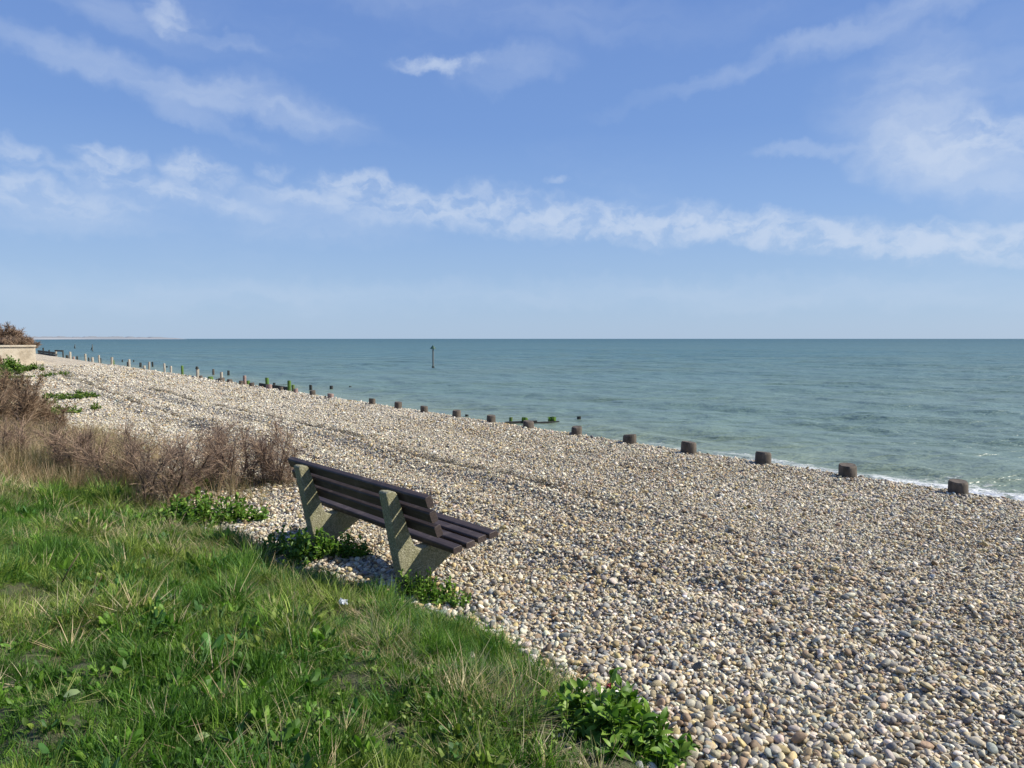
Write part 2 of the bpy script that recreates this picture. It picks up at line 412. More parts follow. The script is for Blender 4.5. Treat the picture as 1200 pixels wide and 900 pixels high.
# ------------------------------------------------------------------ sea
SEA_Z = -3.0
def sea_mat():
    m, g, b, o = material('sea_water')
    p = g.new('ShaderNodeNewGeometry').outputs['Position']
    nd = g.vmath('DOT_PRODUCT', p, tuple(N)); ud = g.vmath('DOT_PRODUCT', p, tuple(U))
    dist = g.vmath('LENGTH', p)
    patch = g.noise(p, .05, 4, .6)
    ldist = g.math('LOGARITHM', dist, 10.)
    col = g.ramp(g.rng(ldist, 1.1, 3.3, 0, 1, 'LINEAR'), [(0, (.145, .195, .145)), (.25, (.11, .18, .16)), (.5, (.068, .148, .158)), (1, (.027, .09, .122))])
    stretch = g.new('ShaderNodeMapping'); g.l.new(p, stretch.inputs[0]); stretch.inputs[2].default_value = (0, 0, .1); stretch.inputs[3].default_value = (.35, 1.6, 1)
    streak = g.noise(stretch.outputs[0], .12, 5, .65)
    col = g.mix(g.rng(streak, .35, .7, 0, .45), col, (.12, .17, .12))
    # churned sand colour close to the beach
    col = g.mix(g.rng(nd, 21, 15.5, 0, .5), col, (.20, .24, .16))
    # foam
    wv_ = g.noise(p, .5, 3, .5)
    fn = g.math('ADD', g.math('ADD', nd, g.rng(ud, 9, -3, 0, -.8)), g.math('MULTIPLY', wv_, -2.2))
    band = g.rng(fn, 15.9, 14.4, 0, 1)
    lace = g.noise(p, 5.5, 6, .7, .6)
    foam = g.rng(g.math('ADD', lace, g.math('MULTIPLY', band, .35)), .71, .88, 0, .8)
    foam = g.math('MULTIPLY', foam, g.rng(fn, 16.6, 15.6, 0, 1))
    foam = g.math('MULTIPLY', foam, g.rng(g.math('ADD', ud, g.math('MULTIPLY', g.noise(p, .9, 3, .6), 22.)), 27, 13, .0, 1))
    capn = g.new('ShaderNodeMapping'); g.l.new(p, capn.inputs[0]); capn.inputs[3].default_value = (.3, 1, 1)
    caps = g.rng(g.noise(capn.outputs[0], .42, 3, .5), .86, .875, 0, .6)
    foam = g.math('MAXIMUM', foam, caps)
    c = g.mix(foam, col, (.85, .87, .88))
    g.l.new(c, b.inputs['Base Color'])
    g.l.new(g.math('ADD', g.math('MULTIPLY', foam, .5), g.rng(ldist, 1.2, 3, .30, .42, 'LINEAR')), b.inputs['Roughness'])
    b.inputs['IOR'].default_value = 1.33
    g.l.new(g.rng(ldist, 1.1, 2.6, .5, .3, 'LINEAR'), b.inputs['Specular IOR Level'])
    rip = g.new('ShaderNodeMapping'); g.l.new(p, rip.inputs[0]); rip.inputs[2].default_value = (0, 0, .25); rip.inputs[3].default_value = (.55, 1.25, 1)
    h1 = g.noise(rip.outputs[0], 3.2, 5, .6, .3); h2 = g.noise(rip.outputs[0], .7, 5, .6, .2); h3 = g.noise(rip.outputs[0], .11, 8, .66); h4 = g.noise(rip.outputs[0], .022, 8, .62)
    h = g.math('ADD', g.math('MULTIPLY', h1, .05), g.math('ADD', g.math('MULTIPLY', h2, .23), g.math('ADD', g.math('MULTIPLY', h3, 1.4), g.math('MULTIPLY', h4, 5.))))
    h = g.math('ADD', h, g.math('MULTIPLY', foam, .02))
    g.l.new(g.bump(h, .9, 1.), b.inputs['Normal'])
    return m
M_SEA = sea_mat()
def sea_surface():
    azs = np.concatenate([np.linspace(-pi, -1.0, 12)[:-1], np.linspace(-1.0, 1.0, 620), np.linspace(1.0, pi, 12)[1:]])
    rs = np.concatenate([np.geomspace(8, 400, 620), np.geomspace(400, 45000, 40)[1:]])
    R_, A_ = np.meshgrid(rs, azs, indexing='ij')
    X = R_ * np.sin(A_); Y = R_ * np.cos(A_)
    n, u = NU(X, Y); Z = np.full(X.shape, SEA_Z)
    fade = 1 - sstep(150, 380, R_)
    shal = sstep(13.5, 18, n)
    # swell running to the beach, then chop
    for lam, am, da, sd_ in ((6.5, .055, 0, 1), (4.3, .035, .25, 2), (2.6, .022, -.35, 3), (1.5, .012, .6, 4), (.95, .007, -.7, 5)):
        k = 2 * pi / lam; ph = (n * cos(da) + u * sin(da)) * k + 5 * fbm(u * .12 / lam * 4, n * .2 / lam * 4, 3, 70 + sd_)
        amp = am * (.35 + 1.3 * vnoise(u / lam * .35, n / lam * .45, 80 + sd_))
        s = np.sin(ph); Z += fade * shal * amp * (s + .35 * np.abs(s)) * np.where(R_ * .012 < lam * .4, 1, .0)
    Z += (1 - shal) * .03 * fbm(u * .8, n * .8, 3, 99)
    Z += .11 * np.exp(-((n - 17.3 - .5 * fbm(u * .15, n * 0, 3, 91)) / .45) ** 2) * sstep(30, 5, u)
    Z += .05 * np.exp(-((n - 15.9 - .4 * fbm(u * .3, n * 0, 3, 92)) / .25) ** 2) * sstep(30, 5, u)
    v = np.stack([X, Y, Z], -1).reshape(-1, 3); a, b = X.shape
    i = np.arange(a - 1)[:, None] * b + np.arange(b - 1)[None, :]
    f = np.stack([i, i + 1, i + b + 1, i + b], -1).reshape(-1, 4)
    keep = (n.reshape(-1)[f] > 11.8).any(1)
    f = f[keep]
    used, inv = np.unique(f, return_inverse=True)
    return v[used], inv.reshape(f.shape)
v, f = sea_surface()
tag(mesh_obj('sea', v, f[:, ::-1], M_SEA, smooth=True), 'green blue sea with small ripples reaching to the horizon', kind='structure')

# ------------------------------------------------------------------ scatter by geometry nodes
def source(name, objs):
    c = bpy.data.collections.new(name)
    for o in objs:
        for cc in list(o.users_collection): cc.objects.unlink(o)
        c.objects.link(o)
    return c
def scatter(name, pts, rot, scl, col, idx, coll, parent=None):
    me = bpy.data.meshes.new(name); me.vertices.add(len(pts)); me.vertices.foreach_set('co', np.asarray(pts, np.float32).ravel())
    for nm, arr in (('rot', rot), ('scl', scl)):
        at = me.attributes.new(nm, 'FLOAT_VECTOR', 'POINT'); at.data.foreach_set('vector', np.asarray(arr, np.float32).ravel())
    at = me.attributes.new('col', 'FLOAT_COLOR', 'POINT'); at.data.foreach_set('color', np.concatenate([col, np.ones((len(pts), 1))], 1).astype(np.float32).ravel())
    at = me.attributes.new('idx', 'INT', 'POINT'); at.data.foreach_set('value', np.asarray(idx, np.int32))
    o = bpy.data.objects.new(name, me); C.objects.link(o)
    ng = bpy.data.node_groups.new(name, 'GeometryNodeTree')
    ng.interface.new_socket('Geometry', in_out='INPUT', socket_type='NodeSocketGeometry')
    ng.interface.new_socket('Geometry', in_out='OUTPUT', socket_type='NodeSocketGeometry')
    nd = ng.nodes; lk = ng.links
    gi = nd.new('NodeGroupInput'); go = nd.new('NodeGroupOutput'); ip = nd.new('GeometryNodeInstanceOnPoints')
    ci = nd.new('GeometryNodeCollectionInfo'); ci.inputs[0].default_value = coll; ci.inputs['Separate Children'].default_value = True; ci.inputs['Reset Children'].default_value = True
    def attr(nm, dt):
        a = nd.new('GeometryNodeInputNamedAttribute'); a.data_type = dt; a.inputs[0].default_value = nm
        return [x for x in a.outputs if x.enabled and x.name == 'Attribute'][0]
    e = nd.new('FunctionNodeEulerToRotation'); lk.new(attr('rot', 'FLOAT_VECTOR'), e.inputs[0])
    mp = nd.new('GeometryNodeMeshToPoints'); lk.new(gi.outputs[0], mp.inputs[0])
    lk.new(mp.outputs[0], ip.inputs['Points']); lk.new(ci.outputs[0], ip.inputs['Instance'])
    ip.inputs['Pick Instance'].default_value = True
    lk.new(attr('idx', 'INT'), ip.inputs['Instance Index']); lk.new(e.outputs[0], ip.inputs['Rotation']); lk.new(attr('scl', 'FLOAT_VECTOR'), ip.inputs['Scale'])
    lk.new(ip.outputs[0], go.inputs[0])
    md = o.modifiers.new('scatter', 'NODES'); md.node_group = ng
    if parent: o.parent = parent
    return o

# pebbles: a dozen shapes, unit size
def pebble_meshes(nv):
    import bmesh
    out = []
    for i in range(nv):
        bm = bmesh.new(); bmesh.ops.create_icosphere(bm, subdivisions=2, radius=1)
        r = np.random.default_rng(100 + i)
        ex = r.uniform(1.7, 3.4); dirs = r.normal(size=(5, 3)); dirs /= np.linalg.norm(dirs, axis=1)[:, None]; cut = r.uniform(.55, .9, 5)
        for vt in bm.verts:
            p = np.array(vt.co)
            for d, c_ in zip(dirs, cut):
                q = p @ d
                if q > c_: p = p - d * (q - c_) * .8
            p = p * (1 + .10 * math.sin(p[0] * 2.3 + i) * math.cos(p[1] * 2.9 + i * 2))
            vt.co = p
        me = bpy.data.meshes.new('pebble'); bm.to_mesh(me); bm.free()
        me.polygons.foreach_set('use_smooth', np.ones(len(me.polygons), bool)); me.materials.append(M_PEB); out.append(me)
    return out
PM = pebble_meshes(12)
pcoll = source('pebble_shapes', [bpy.data.objects.new('pebble_shape', m) for m in PM])
P, S = [], []
for r0, r1, dens, sz in ((1.6, 6.2, 4700, 1.0), (6.2, 12, 3300, .98), (12, 20, 1600, 1.15), (20, 32, 700, 1.55), (32, 60, 230, 2.2)):
    a0, a1 = radians(-47), radians(47)
    num = int(dens * (a1 - a0) / 2 * (r1 ** 2 - r0 ** 2))
    r = np.sqrt(rng.uniform(r0 ** 2, r1 ** 2, num)); a = rng.uniform(a0, a1, num)
    x = r * np.sin(a); y = r * np.cos(a); n, u = NU(x, y)
    e = edge(u) + .22 * fbm(u * 2.2, n * 2.2, 3, 61)
    keep = (n > e - .06 - .5 * rng.random(num) ** 4) & (n < 10.6) & (y > 1.2)
    x, y, n, u = x[keep], y[keep], n[keep], u[keep]
    base = np.exp(rng.normal(0, .38, len(x))) * .0086 * sz
    # patches of coarser and finer shingle, coarse by the turf
    coarse = 1 + .30 * fbm(u * .5, n * .9, 3, 5) + .34 * np.exp(-((n - edge(u)) / .8) ** 2) + .38 * sstep(4.6, 2.6, r[keep])
    big = rng.random(len(x)) < .006
    base = base * coarse * np.where(big, 1.6, 1)
    base = np.clip(base, .005, .026 * sz)
    P.append(np.stack([x, y, height(n, u) + rng.uniform(-.7, 1.35, len(x)) * base + .002], -1)); S.append(base)
P = np.concatenate(P); S = np.concatenate(S); K = len(P)
el_ = rng.uniform(1.0, 1.65, K); fl = rng.uniform(.45, .85, K)
SC = np.stack([S * el_, S, S * fl], -1)
RT = np.stack([rng.normal(0, .45, K), rng.normal(0, .45, K), rng.uniform(0, 2 * pi, K)], -1)
n_, u_ = NU(P[:, 0], P[:, 1])
# brown, darker stones gather in drifts, chalky ones elsewhere
drift = fbm(u_ * .45, n_ * 1.1, 4, 15)
pick = rng.choice(len(PAL), K, p=PALW)
seam = np.zeros(K); wob_ = .35 * fbm(u_ * .22, n_ * .1, 2, 3)
for c0, wd, am in ((4.5, .11, .95), (5.95, .12, .9), (5.25, .06, .4), (7.9, .1, .3), (8.9, .12, .2)):
    seam += am * np.exp(-((n_ - c0 - wob_ - .12 * fbm(u_ * 1.2, n_ * 0, 3, int(c0 * 10))) / wd) ** 2) * sstep(.3, .55, vnoise(u_ * .6, n_ * 0 + c0, 12)) * (.35 + .65 * sstep(5, 8, u_))
dk = rng.random(K) < np.clip(.13 + drift * .55 + seam, 0, .75)
pick = np.where(dk, rng.choice([3, 5, 7, 10, 2, 6], K), pick)
COL = PAL[pick] * np.array([1.09, 1.04, .885]) * np.exp(rng.normal(0, .2, (K, 1))) * (1 + rng.normal(0, .03, (K, 3)))
# bleached, chalkier stones on the quiet shingle beyond the bench
blch = sstep(8, 20, u_) * .45
wh = (rng.random(K) < blch) & ~(dk & (rng.random(K) < .6)); COL[wh] = COL[wh] * .25 + np.array([.56, .53, .45]) * .75
COL = np.clip(COL, .02, .8)
IDX = rng.integers(0, 12, K)
# the stones that show largest are parts of the beach one by one
pp = P; depth = pp[:, 1] * cos(PITCH) - pp[:, 2] * sin(PITCH); vy = pp[:, 1] * sin(PITCH) + pp[:, 2] * cos(PITCH)
ix = 600 + FPX * pp[:, 0] / depth; iy = 450 - FPX * vy / depth
score = S * el_ / depth * ((ix > 0) & (ix < 1200) & (iy < 905) & (n_ > edge(u_) + .1))
top = np.argsort(-score)[:300]; mask = np.ones(K, bool); mask[top] = False
for i in top:
    o = bpy.data.objects.new('pebble', PM[IDX[i]]); o.location = P[i]; o.rotation_euler = RT[i]; o.scale = SC[i]
    o['col'] = [float(c) for c in COL[i]]; o.parent = beach; C.objects.link(o)
sp = scatter('shingle', P[mask], RT[mask], SC[mask], COL[mask], IDX[mask], pcoll)
tag(sp, 'loose grey, white and tan flint pebbles covering the beach', 'shingle', kind='stuff')

# ------------------------------------------------------------------ grass
def tuft(kind, seed):
    r = np.random.default_rng(seed); mb = MB()
    nb = {'short': 34, 'long': 26, 'straw': 16, 'flat': 22, 'tall': 26}[kind]
    for _ in range(nb):
        a = r.uniform(0, 2 * pi); rad = r.uniform(0, .035)
        p0 = np.array([rad * cos(a), rad * sin(a), -.01])
        L = {'short': r.uniform(.03, .085), 'long': r.uniform(.08, .18), 'straw': r.uniform(.10, .24), 'flat': r.uniform(.08, .2), 'tall': r.uniform(.25, .55)}[kind]
        wd = {'short': .0042, 'long': .0044, 'straw': .0032, 'flat': .0036, 'tall': .0055}[kind] * r.uniform(.7, 1.3)
        a2 = a + r.normal(0, .8); d = np.array([cos(a2), sin(a2), 0]); sd2 = np.array([-sin(a2), cos(a2), 0])
        th = {'short': r.uniform(.1, .95), 'long': r.uniform(.1, .8), 'straw': r.uniform(.3, 1.2), 'flat': r.uniform(1.0, 1.45), 'tall': r.uniform(.05, .45)}[kind]
        curl = {'short': .5, 'long': 1.1, 'straw': .5, 'flat': .25, 'tall': .5}[kind] * r.uniform(.3, 1.3)
        vs = []; p = p0.copy(); seg = 3
        for k in range(seg):
            ww = wd * (1 - .25 * k); vs += [p - sd2 * ww / 2, p + sd2 * ww / 2]
            ang = th + curl * k / seg
            p = p + (d * sin(ang) + np.array([0, 0, 1]) * cos(ang)) * L / seg
        vs.append(p)
        fs = [(2 * k, 2 * k + 1, 2 * k + 3, 2 * k + 2) for k in range(seg - 1)] + [(2 * seg - 2, 2 * seg - 1, 2 * seg)]
        mb.add(vs, fs, r.uniform(0, 1))
    o = mb.build('tuft_shape', M_GRASS); return o
def rosette(seed):
    r = np.random.default_rng(seed); mb = MB()
    for _ in range(12):
        a = r.uniform(0, 2 * pi); L = r.uniform(.025, .06); ww = L * .5; ph = r.uniform(.2, 1.1)
        d = np.array([cos(a) * cos(ph), sin(a) * cos(ph), sin(ph)]); s2 = np.array([-sin(a), cos(a), 0])
        p = np.array([cos(a), sin(a), 0]) * r.uniform(0, .03) + np.array([0, 0, r.uniform(0, .05)])
        up = np.cross(s2, d) * .12 * L
        vs = [p, p + d * L * .35 + s2 * ww * .5 + up, p + d * L * .35 - s2 * ww * .5 + up, p + d * L * .8 + s2 * ww * .38, p + d * L * .8 - s2 * ww * .38, p + d * L, p + d * L * .4 - up * .3]
        mb.add(vs, [(0, 6, 1), (0, 2, 6), (1, 6, 3), (6, 5, 3), (2, 4, 6), (6, 4, 5)], r.uniform(0, 1))
    return mb.build('rosette_shape', M_GRASS)
kinds = ['short'] * 5 + ['long'] * 4 + ['straw'] * 3 + ['flat'] * 3 + ['tall'] * 3
tobj = [tuft(k, 200 + i) for i, k in enumerate(kinds)] + [rosette(300), rosette(301)]
for i, o in enumerate(tobj): o.name = 'tuft_shape_%02d' % i
tcoll = source('tuft_shapes', tobj)
def sector(r0, r1, dens, amax=52):
    a0, a1 = radians(-amax), radians(40)
    num = int(dens * (a1 - a0) / 2 * (r1 ** 2 - r0 ** 2))
    r = np.sqrt(rng.uniform(r0 ** 2, r1 ** 2, num)); a = rng.uniform(a0, a1, num)
    x = r * np.sin(a); y = r * np.cos(a); n, u = NU(x, y); return x, y, n, u
XS = []
for r0, r1, dens in ((1.3, 5.5, 1500), (5.5, 8.5, 1100), (8.5, 13, 700)):
    x, y, n, u = sector(r0, r1, dens)
    e = edge(u) + .16 * fbm(u * 2.2, n * 2.2, 3, 61)
    keep = (n < e + .05) & (y > .8)
    keep &= rng.random(len(x)) < sstep(.12, -.15, n - e) * .9 + .1
    XS.append(np.stack([x, y, n, u], -1)[keep])
X4 = np.concatenate(XS); x, y, n, u = X4.T; K = len(x)
gap = vnoise(u * 6.5, n * 6.5, 55) * .6 + vnoise(u * 2.6, n * 2.6, 56) * .6
kk = rng.random(K) < .62 + .4 * sstep(.28, .62, gap)
# low growth round the leafy plants
for px_, py_, rr_ in ((238, 618, .42), (362, 660, .36), (500, 705, .22), (722, 885, .36), (655, 880, .16), (205, 578, .25), (655, 852, .12)):
    q = place(px_, py_, -1.8); kk &= ~(((x - q[0]) ** 2 + (y - q[1]) ** 2 < rr_ ** 2) & (rng.random(K) < .9))
x, y, n, u = x[kk], y[kk], n[kk], u[kk]; K = len(x); gap = gap[kk]
dry = .5 + 1.15 * fbm(u * .9, n * .9, 3, 7)                    # dry thatch shows through in patches
spots = [(500, 790, .35, .55), (445, 745, .28, .5), (245, 655, .35, .6), (100, 690, .3, .45), (640, 830, .3, .15), (540, 830, .25, .2), (20, 590, .8, .4), (190, 600, .5, .3), (330, 690, .3, .35), (300, 850, .25, .2), (410, 720, .3, .35)]
for px, py, rr, st in spots:
    q = place(px, py, -1.7); dry = dry + st * np.exp(-((x - q[0]) ** 2 + (y - q[1]) ** 2) / rr ** 2)
green = [(60, 680, .7, .5), (240, 870, .5, .45), (560, 780, .35, .5), (130, 800, .4, .5), (650, 770, .3, .4), (430, 880, .4, .35), (360, 740, .4, .3)]
for px, py, rr, st in green:
    q = place(px, py, -1.7); dry = dry - st * np.exp(-((x - q[0]) ** 2 + (y - q[1]) ** 2) / rr ** 2)
longf = .5 + 1.2 * fbm(u * 1.3, n * 1.3, 3, 9)
for px, py, rr, st in ((50, 690, .8, .5), (555, 770, .35, .5), (645, 775, .3, .4), (500, 770, .3, .2)):
    q = place(px, py, -1.7); longf = longf + st * np.exp(-((x - q[0]) ** 2 + (y - q[1]) ** 2) / rr ** 2)
q1 = rng.random(K); q2 = rng.random(K)
isdry = q1 < np.clip((dry - .27) * .74, .05, .8)
islong = (~isdry) & (q2 < np.clip((longf - .42) * .9, .03, .85))
isros = (~isdry) & (~islong) & (rng.random(K) < .045)
idx = rng.integers(0, 5, K)
idx = np.where(islong, rng.integers(5, 9, K), idx)
idx = np.where(isdry, np.where(rng.random(K) < .3, rng.integers(9, 12, K), rng.integers(12, 15, K)), idx)
idx = np.where(isros, rng.integers(18, 20, K), idx)
gcol = np.array([(.048, .12, .016), (.08, .18, .022), (.12, .23, .03), (.058, .15, .032), (.18, .25, .05)])
dcol = np.array([(.38, .32, .19), (.48, .42, .27), (.27, .23, .12), (.20, .23, .08)])
gi_ = np.clip(((fbm(u * 1.5, n * 1.5, 3, 77) + .5) * 5 + rng.normal(0, .9, K)).astype(int), 0, 4)
col = np.where(isdry[:, None], dcol[rng.integers(0, 4, K)], gcol[gi_]) * np.exp(rng.normal(0, .15, (K, 1)))
sclv = rng.uniform(.55, 1.25, K) * (.72 + .6 * sstep(.25, .8, gap)) * (1 + .5 * fbm(u * 2.2, n * 2.2, 2, 88)) * np.where(isdry, .95, 1)
rot = np.stack([rng.normal(0, .34, K), rng.normal(0, .34, K), rng.uniform(0, 2 * pi, K)], -1)
pts = np.stack([x, y, land_h(n, u) - .005], -1)
gs = scatter('grass', pts, rot, np.stack([sclv] * 3, -1), col, idx, tcoll)
tag(gs, 'rough green grass with dry straw thatch on the bank', 'grass', kind='stuff')
# tall dry grass among the bare shrubs
def patch(n_pts, cx, cy, sx, sy):
    a = rng.normal(0, 1, (n_pts, 2)) * [sx, sy]; return cx + a[:, 0], cy + a[:, 1]
tx, ty = [], []; thin = .62
for px, py, cnt, sx, sy in ((70, 562, 330, .85, .35), (10, 560, 300, .7, .4), (150, 575, 120, .5, .25), (40, 545, 260, 1.0, .45), (110, 540, 120, .5, .3), (20, 520, 160, .9, .4), (250, 590, 26, .35, .2), (90, 535, 260, .45, .5), (60, 520, 240, .6, .5), (30, 580, 160, .6, .2)):
    q = place(px, py, -1.75); a, b = patch(int(cnt * thin), q[0], q[1], sx, sy); tx.append(a); ty.append(b)
tx = np.concatenate(tx); ty = np.concatenate(ty); K = len(tx); n, u = NU(tx, ty)
tcol = np.array([(.34, .26, .16), (.26, .185, .11), (.44, .37, .24), (.18, .14, .08), (.14, .15, .05)])[rng.choice(5, K, p=[.34, .25, .2, .13, .08])] * np.exp(rng.normal(0, .15, (K, 1)))
sc3 = np.stack([rng.uniform(.55, 1.05, K)] * 3, -1)
ti = rng.integers(15, 18, K)
# dark litter and dead stems lying under the shrubs
lx, ly = [], []
for px, py, cnt, sx, sy in ((318, 568, 150, .35, .18), (270, 572, 170, .35, .2), (225, 568, 220, .4, .2), (180, 572, 260, .4, .25), (130, 570, 240, .4, .25), (80, 566, 260, .5, .25), (20, 560, 260, .7, .3)):
    q = place(px, py, -1.75); a, b = patch(cnt, q[0], q[1], sx, sy); lx.append(a); ly.append(b)
lx = np.concatenate(lx); ly = np.concatenate(ly); KL = len(lx)
tx = np.concatenate([tx, lx]); ty = np.concatenate([ty, ly]); n, u = NU(tx, ty)
tcol = np.concatenate([tcol, np.array([(.10, .07, .045), (.16, .11, .07), (.06, .05, .03), (.07, .09, .03)])[rng.integers(0, 4, KL)]])
sc3 = np.concatenate([sc3, np.stack([rng.uniform(.7, 1.2, KL)] * 3, -1)]); ti = np.concatenate([ti, rng.integers(9, 15, KL)]); K += KL
tg = scatter('dry_grass', np.stack([tx, ty, np.maximum(land_h(n, u), height(n, u)) - .01], -1), np.stack([rng.normal(0, .25, K), rng.normal(0, .25, K), rng.uniform(0, 6.28, K)], -1), sc3, tcol, ti, tcoll)
tag(tg, 'tall straw coloured dead grass among the bare shrubs', 'dry grass', kind='stuff')

# dry weed and dark debris in two old tide lines
dl = []
for us, ns_, sp_ in (((12, 17, 20, 30, 50), (4.5, 4.48, 4.45, 4.67, 5.2), .05), ((5.5, 7.6, 11.5, 15.6, 22.6, 30), (6.0, 6.1, 6.1, 6.3, 5.87, 6.3), .05)):
    kN = int(95 * (us[-1] - us[0])); uu_ = rng.uniform(us[0], us[-1], kN)
    keep = rng.random(kN) < (sstep(.2, .5, vnoise(uu_ * .8, uu_ * 0 + us[0], 14)) * .7 + .2) * (1 - .75 * sstep(18, 40, uu_))
    uu_ = uu_[keep]; nn_ = np.interp(uu_, us, ns_) + .20 * fbm(uu_ * .9, uu_ * 0, 3, 16) + rng.normal(0, sp_ * 1.5, len(uu_)) * (1 + uu_ / 70)
    dl.append(np.stack([nn_, uu_], -1))
dl = np.concatenate(dl); K = len(dl); n, u = dl.T; dx_ = n * N[0] + u * U[0]; dy_ = n * N[1] + u * U[1]
dcl = np.array([(.07, .058, .045), (.11, .09, .07), (.16, .135, .105), (.08, .075, .055)])[rng.integers(0, 4, K)]
ds = .42 + u / 75
ob = scatter('dried_seaweed', np.stack([dx_, dy_, height(n, u) + .018 + u * .0006], -1), np.stack([rng.normal(0, .15, K), rng.normal(0, .15, K), rng.uniform(0, 6.28, K)], -1), np.stack([ds, ds, ds * .7], -1), dcl, rng.integers(12, 15, K), tcoll)
tag(ob, 'thin dark lines of dried weed left by old tides on the shingle', 'seaweed', kind='stuff')

# ------------------------------------------------------------------ bench
BO = W(2.62, 4.59, 0); va = -.053; nrm = math.hypot(va, 1)
vN, vU = va / nrm, 1 / nrm
V = np.array([vN * N[0] + vU * U[0], vN * N[1] + vU * U[1], 0]); A = np.array([vU * N[0] - vN * U[0], vU * N[1] - vN * U[1], 0])
bz = math.atan2(V[1], V[0]) - pi / 2
bench = tag(empty('park_bench', (BO[0], BO[1], -1.9), bz), 'slatted bench with dark brown boards on two concrete supports facing the sea', 'bench')
# local axes of the bench: x seaward, y along it, z up
EX, EY, EZ = np.eye(3)
def B(z): return z + 1.9
prof = [(-.128, B(-1.125)), (-.110, B(-1.112)), (-.045, B(-1.122)), (-.030, B(-1.145)), (.062, B(-1.42)), (.095, B(-1.515)), (.125, B(-1.570)), (.17, B(-1.588)), (.64, B(-1.514)),
        (.655, B(-1.53)), (.645, B(-1.575)), (.43, B(-1.700)), (.20, B(-1.84)), (.17, B(-2.1)), (.02, B(-2.1)), (.022, B(-1.85)), (-.02, B(-1.66))]
for v0 in (0, 1.432):
    mb = MB(); mb.prism(prof, EX, EZ, EY, v0, v0 + .11, (0, 0, 0)); o = mb.build('concrete_support', M_CONC, bench); bevel(o, .008, 2)
def slat(cx, cz, tilt, w_, t_):
    mb = MB(); c_, s_ = cos(tilt), sin(tilt); h = w_ / 2; k = t_ / 2; b = .009
    poly = [(-h + b, -k), (h - b, -k), (h, -k + b), (h, k - b), (h - b, k), (-h + b, k), (-h, k - b), (-h, -k + b)]
    poly = [(cx + p[0] * c_ - p[1] * s_, cz + p[0] * s_ + p[1] * c_) for p in poly]
    j0, j1 = rng.uniform(-.006, .006, 2)
    ys = [-.325 + j0, .5, 1.2, 1.90 + j1]
    mb.prism(poly, EX, EZ, EY, ys[0], ys[-1], (0, 0, 0))
    o = mb.build('slat', M_SLAT, bench); bevel(o, .003, 1); return o
lean = math.atan2(.112, -.040)
for nC, zC in ((2.630, -1.150), (2.668, -1.262), (2.708, -1.372)):
    slat(nC - 2.62 + .012, B(zC), lean, .088, .060)
for nC, zC in ((3.222, -1.493), (3.118, -1.508), (3.001, -1.525), (2.886, -1.543)):
    slat(nC - 2.62 + .01, B(zC), math.atan2(.05, .336), .086, .048)

# ------------------------------------------------------------------ posts
def post(name, base, rad, top_z, bot_z, mat, seed, taper=.9, sides=18):
    r = np.random.default_rng(seed); mb = MB(); rings = 7; vs = []
    H = top_z - bot_z; jit = r.uniform(-.018, .018, sides); ph = r.uniform(0, 6.28)
    lx, ly = r.normal(0, .035, 2)
    for i in range(rings):
        t = i / (rings - 1); rr = rad * (1 / taper + (1 - 1 / taper) * t)
        if i == rings - 1: rr *= .93
        z = bot_z + H * (t if i < rings - 1 else 1.) - (0 if i < rings - 1 else 0)
        if i == rings - 2: z = top_z - min(.02, H * .05) - rad * .05
        for k in range(sides):
            a = 2 * pi * k / sides; q = rr * (1 + jit[k] + .03 * sin(3 * a + ph + t))
            zz = z + (rad * .10 * sin(a + ph) * t if i >= rings - 2 else 0)
            vs.append((q * cos(a) + lx * H * t, q * sin(a) + ly * H * t, zz))
    c = len(vs); vs.append((lx * H, ly * H, top_z - rad * .03))
    f = [(i * sides + k, i * sides + (k + 1) % sides, (i + 1) * sides + (k + 1) % sides, (i + 1) * sides + k) for i in range(rings - 1) for k in range(sides)]
    f += [((rings - 1) * sides + k, (rings - 1) * sides + (k + 1) % sides, c) for k in range(sides)]
    v = np.array(vs); v[:, 2] -= bot_z
    o = mesh_obj(name, v, f, mat); o.location = (base[0], base[1], bot_z)
    for pl in o.data.polygons[:(rings - 2) * sides]: pl.use_smooth = True
    return o
ORD = ['rightmost', 'second', 'third', 'fourth', 'fifth', 'sixth', 'seventh', 'eighth', 'ninth', 'tenth', 'eleventh', 'twelfth', 'thirteenth', 'fourteenth', 'fifteenth', 'sixteenth', 'seventeenth', 'eighteenth', 'nineteenth', 'twentieth', 'twenty first', 'twenty second', 'twenty third']
def top_at(p, py):      # height of pixel row py at the distance of p
    r = ray(600, py); return p[1] * r[2] / r[1]
# squat stumps along the crest: x, row of the top, width
stumps = [(1131, 564, 21), (1000, 545, 20), (897, 530.5, 18.5), (809, 518, 18), (738, 509.5, 16), (675, 500.3, 12.5), (620, 494, 13), (575, 487, 10.5), (533.5, 481, 10), (496.5, 476, 9), (465, 471.3, 9), (435.5, 467, 8),
          (387, 461.3, 7.5), (364.5, 457.8, 7), (346, 455.5, 5.5), (328.5, 453.5, 5), (314.5, 450.5, 7), (294, 448.5, 6), (281.5, 446.3, 5), (268, 444.6, 6), (258, 443.2, 7.5), (245, 441.6, 6), (234, 440.3, 4)]
for i, (px, yt, wp) in enumerate(stumps):
    p = on_line(px, 9.8 + rng.normal(0, .03)); rad = wp / 2 * p[1] / FPX * .95; yt -= .03 * wp
    mat = M_PINK if i in (12, 14, 16) else (M_GREENP if i == 21 else M_STUMP)
    o = post('timber_stump', p, rad, top_at(p, yt), -2.3, mat, 400 + i, .80 if i < 9 else .9)
    look = 'pinkish' if mat is M_PINK else ('greenish' if mat is M_GREENP else 'worn brown')
    side = 'rightmost stump of the crest row, nearest to the foam at the right edge' if i == 0 else ('%s stump from the right in the row along the shingle crest' % ORD[i])
    tag(o, look + ' ' + side, 'post', 'squat timber stumps along the shingle crest')
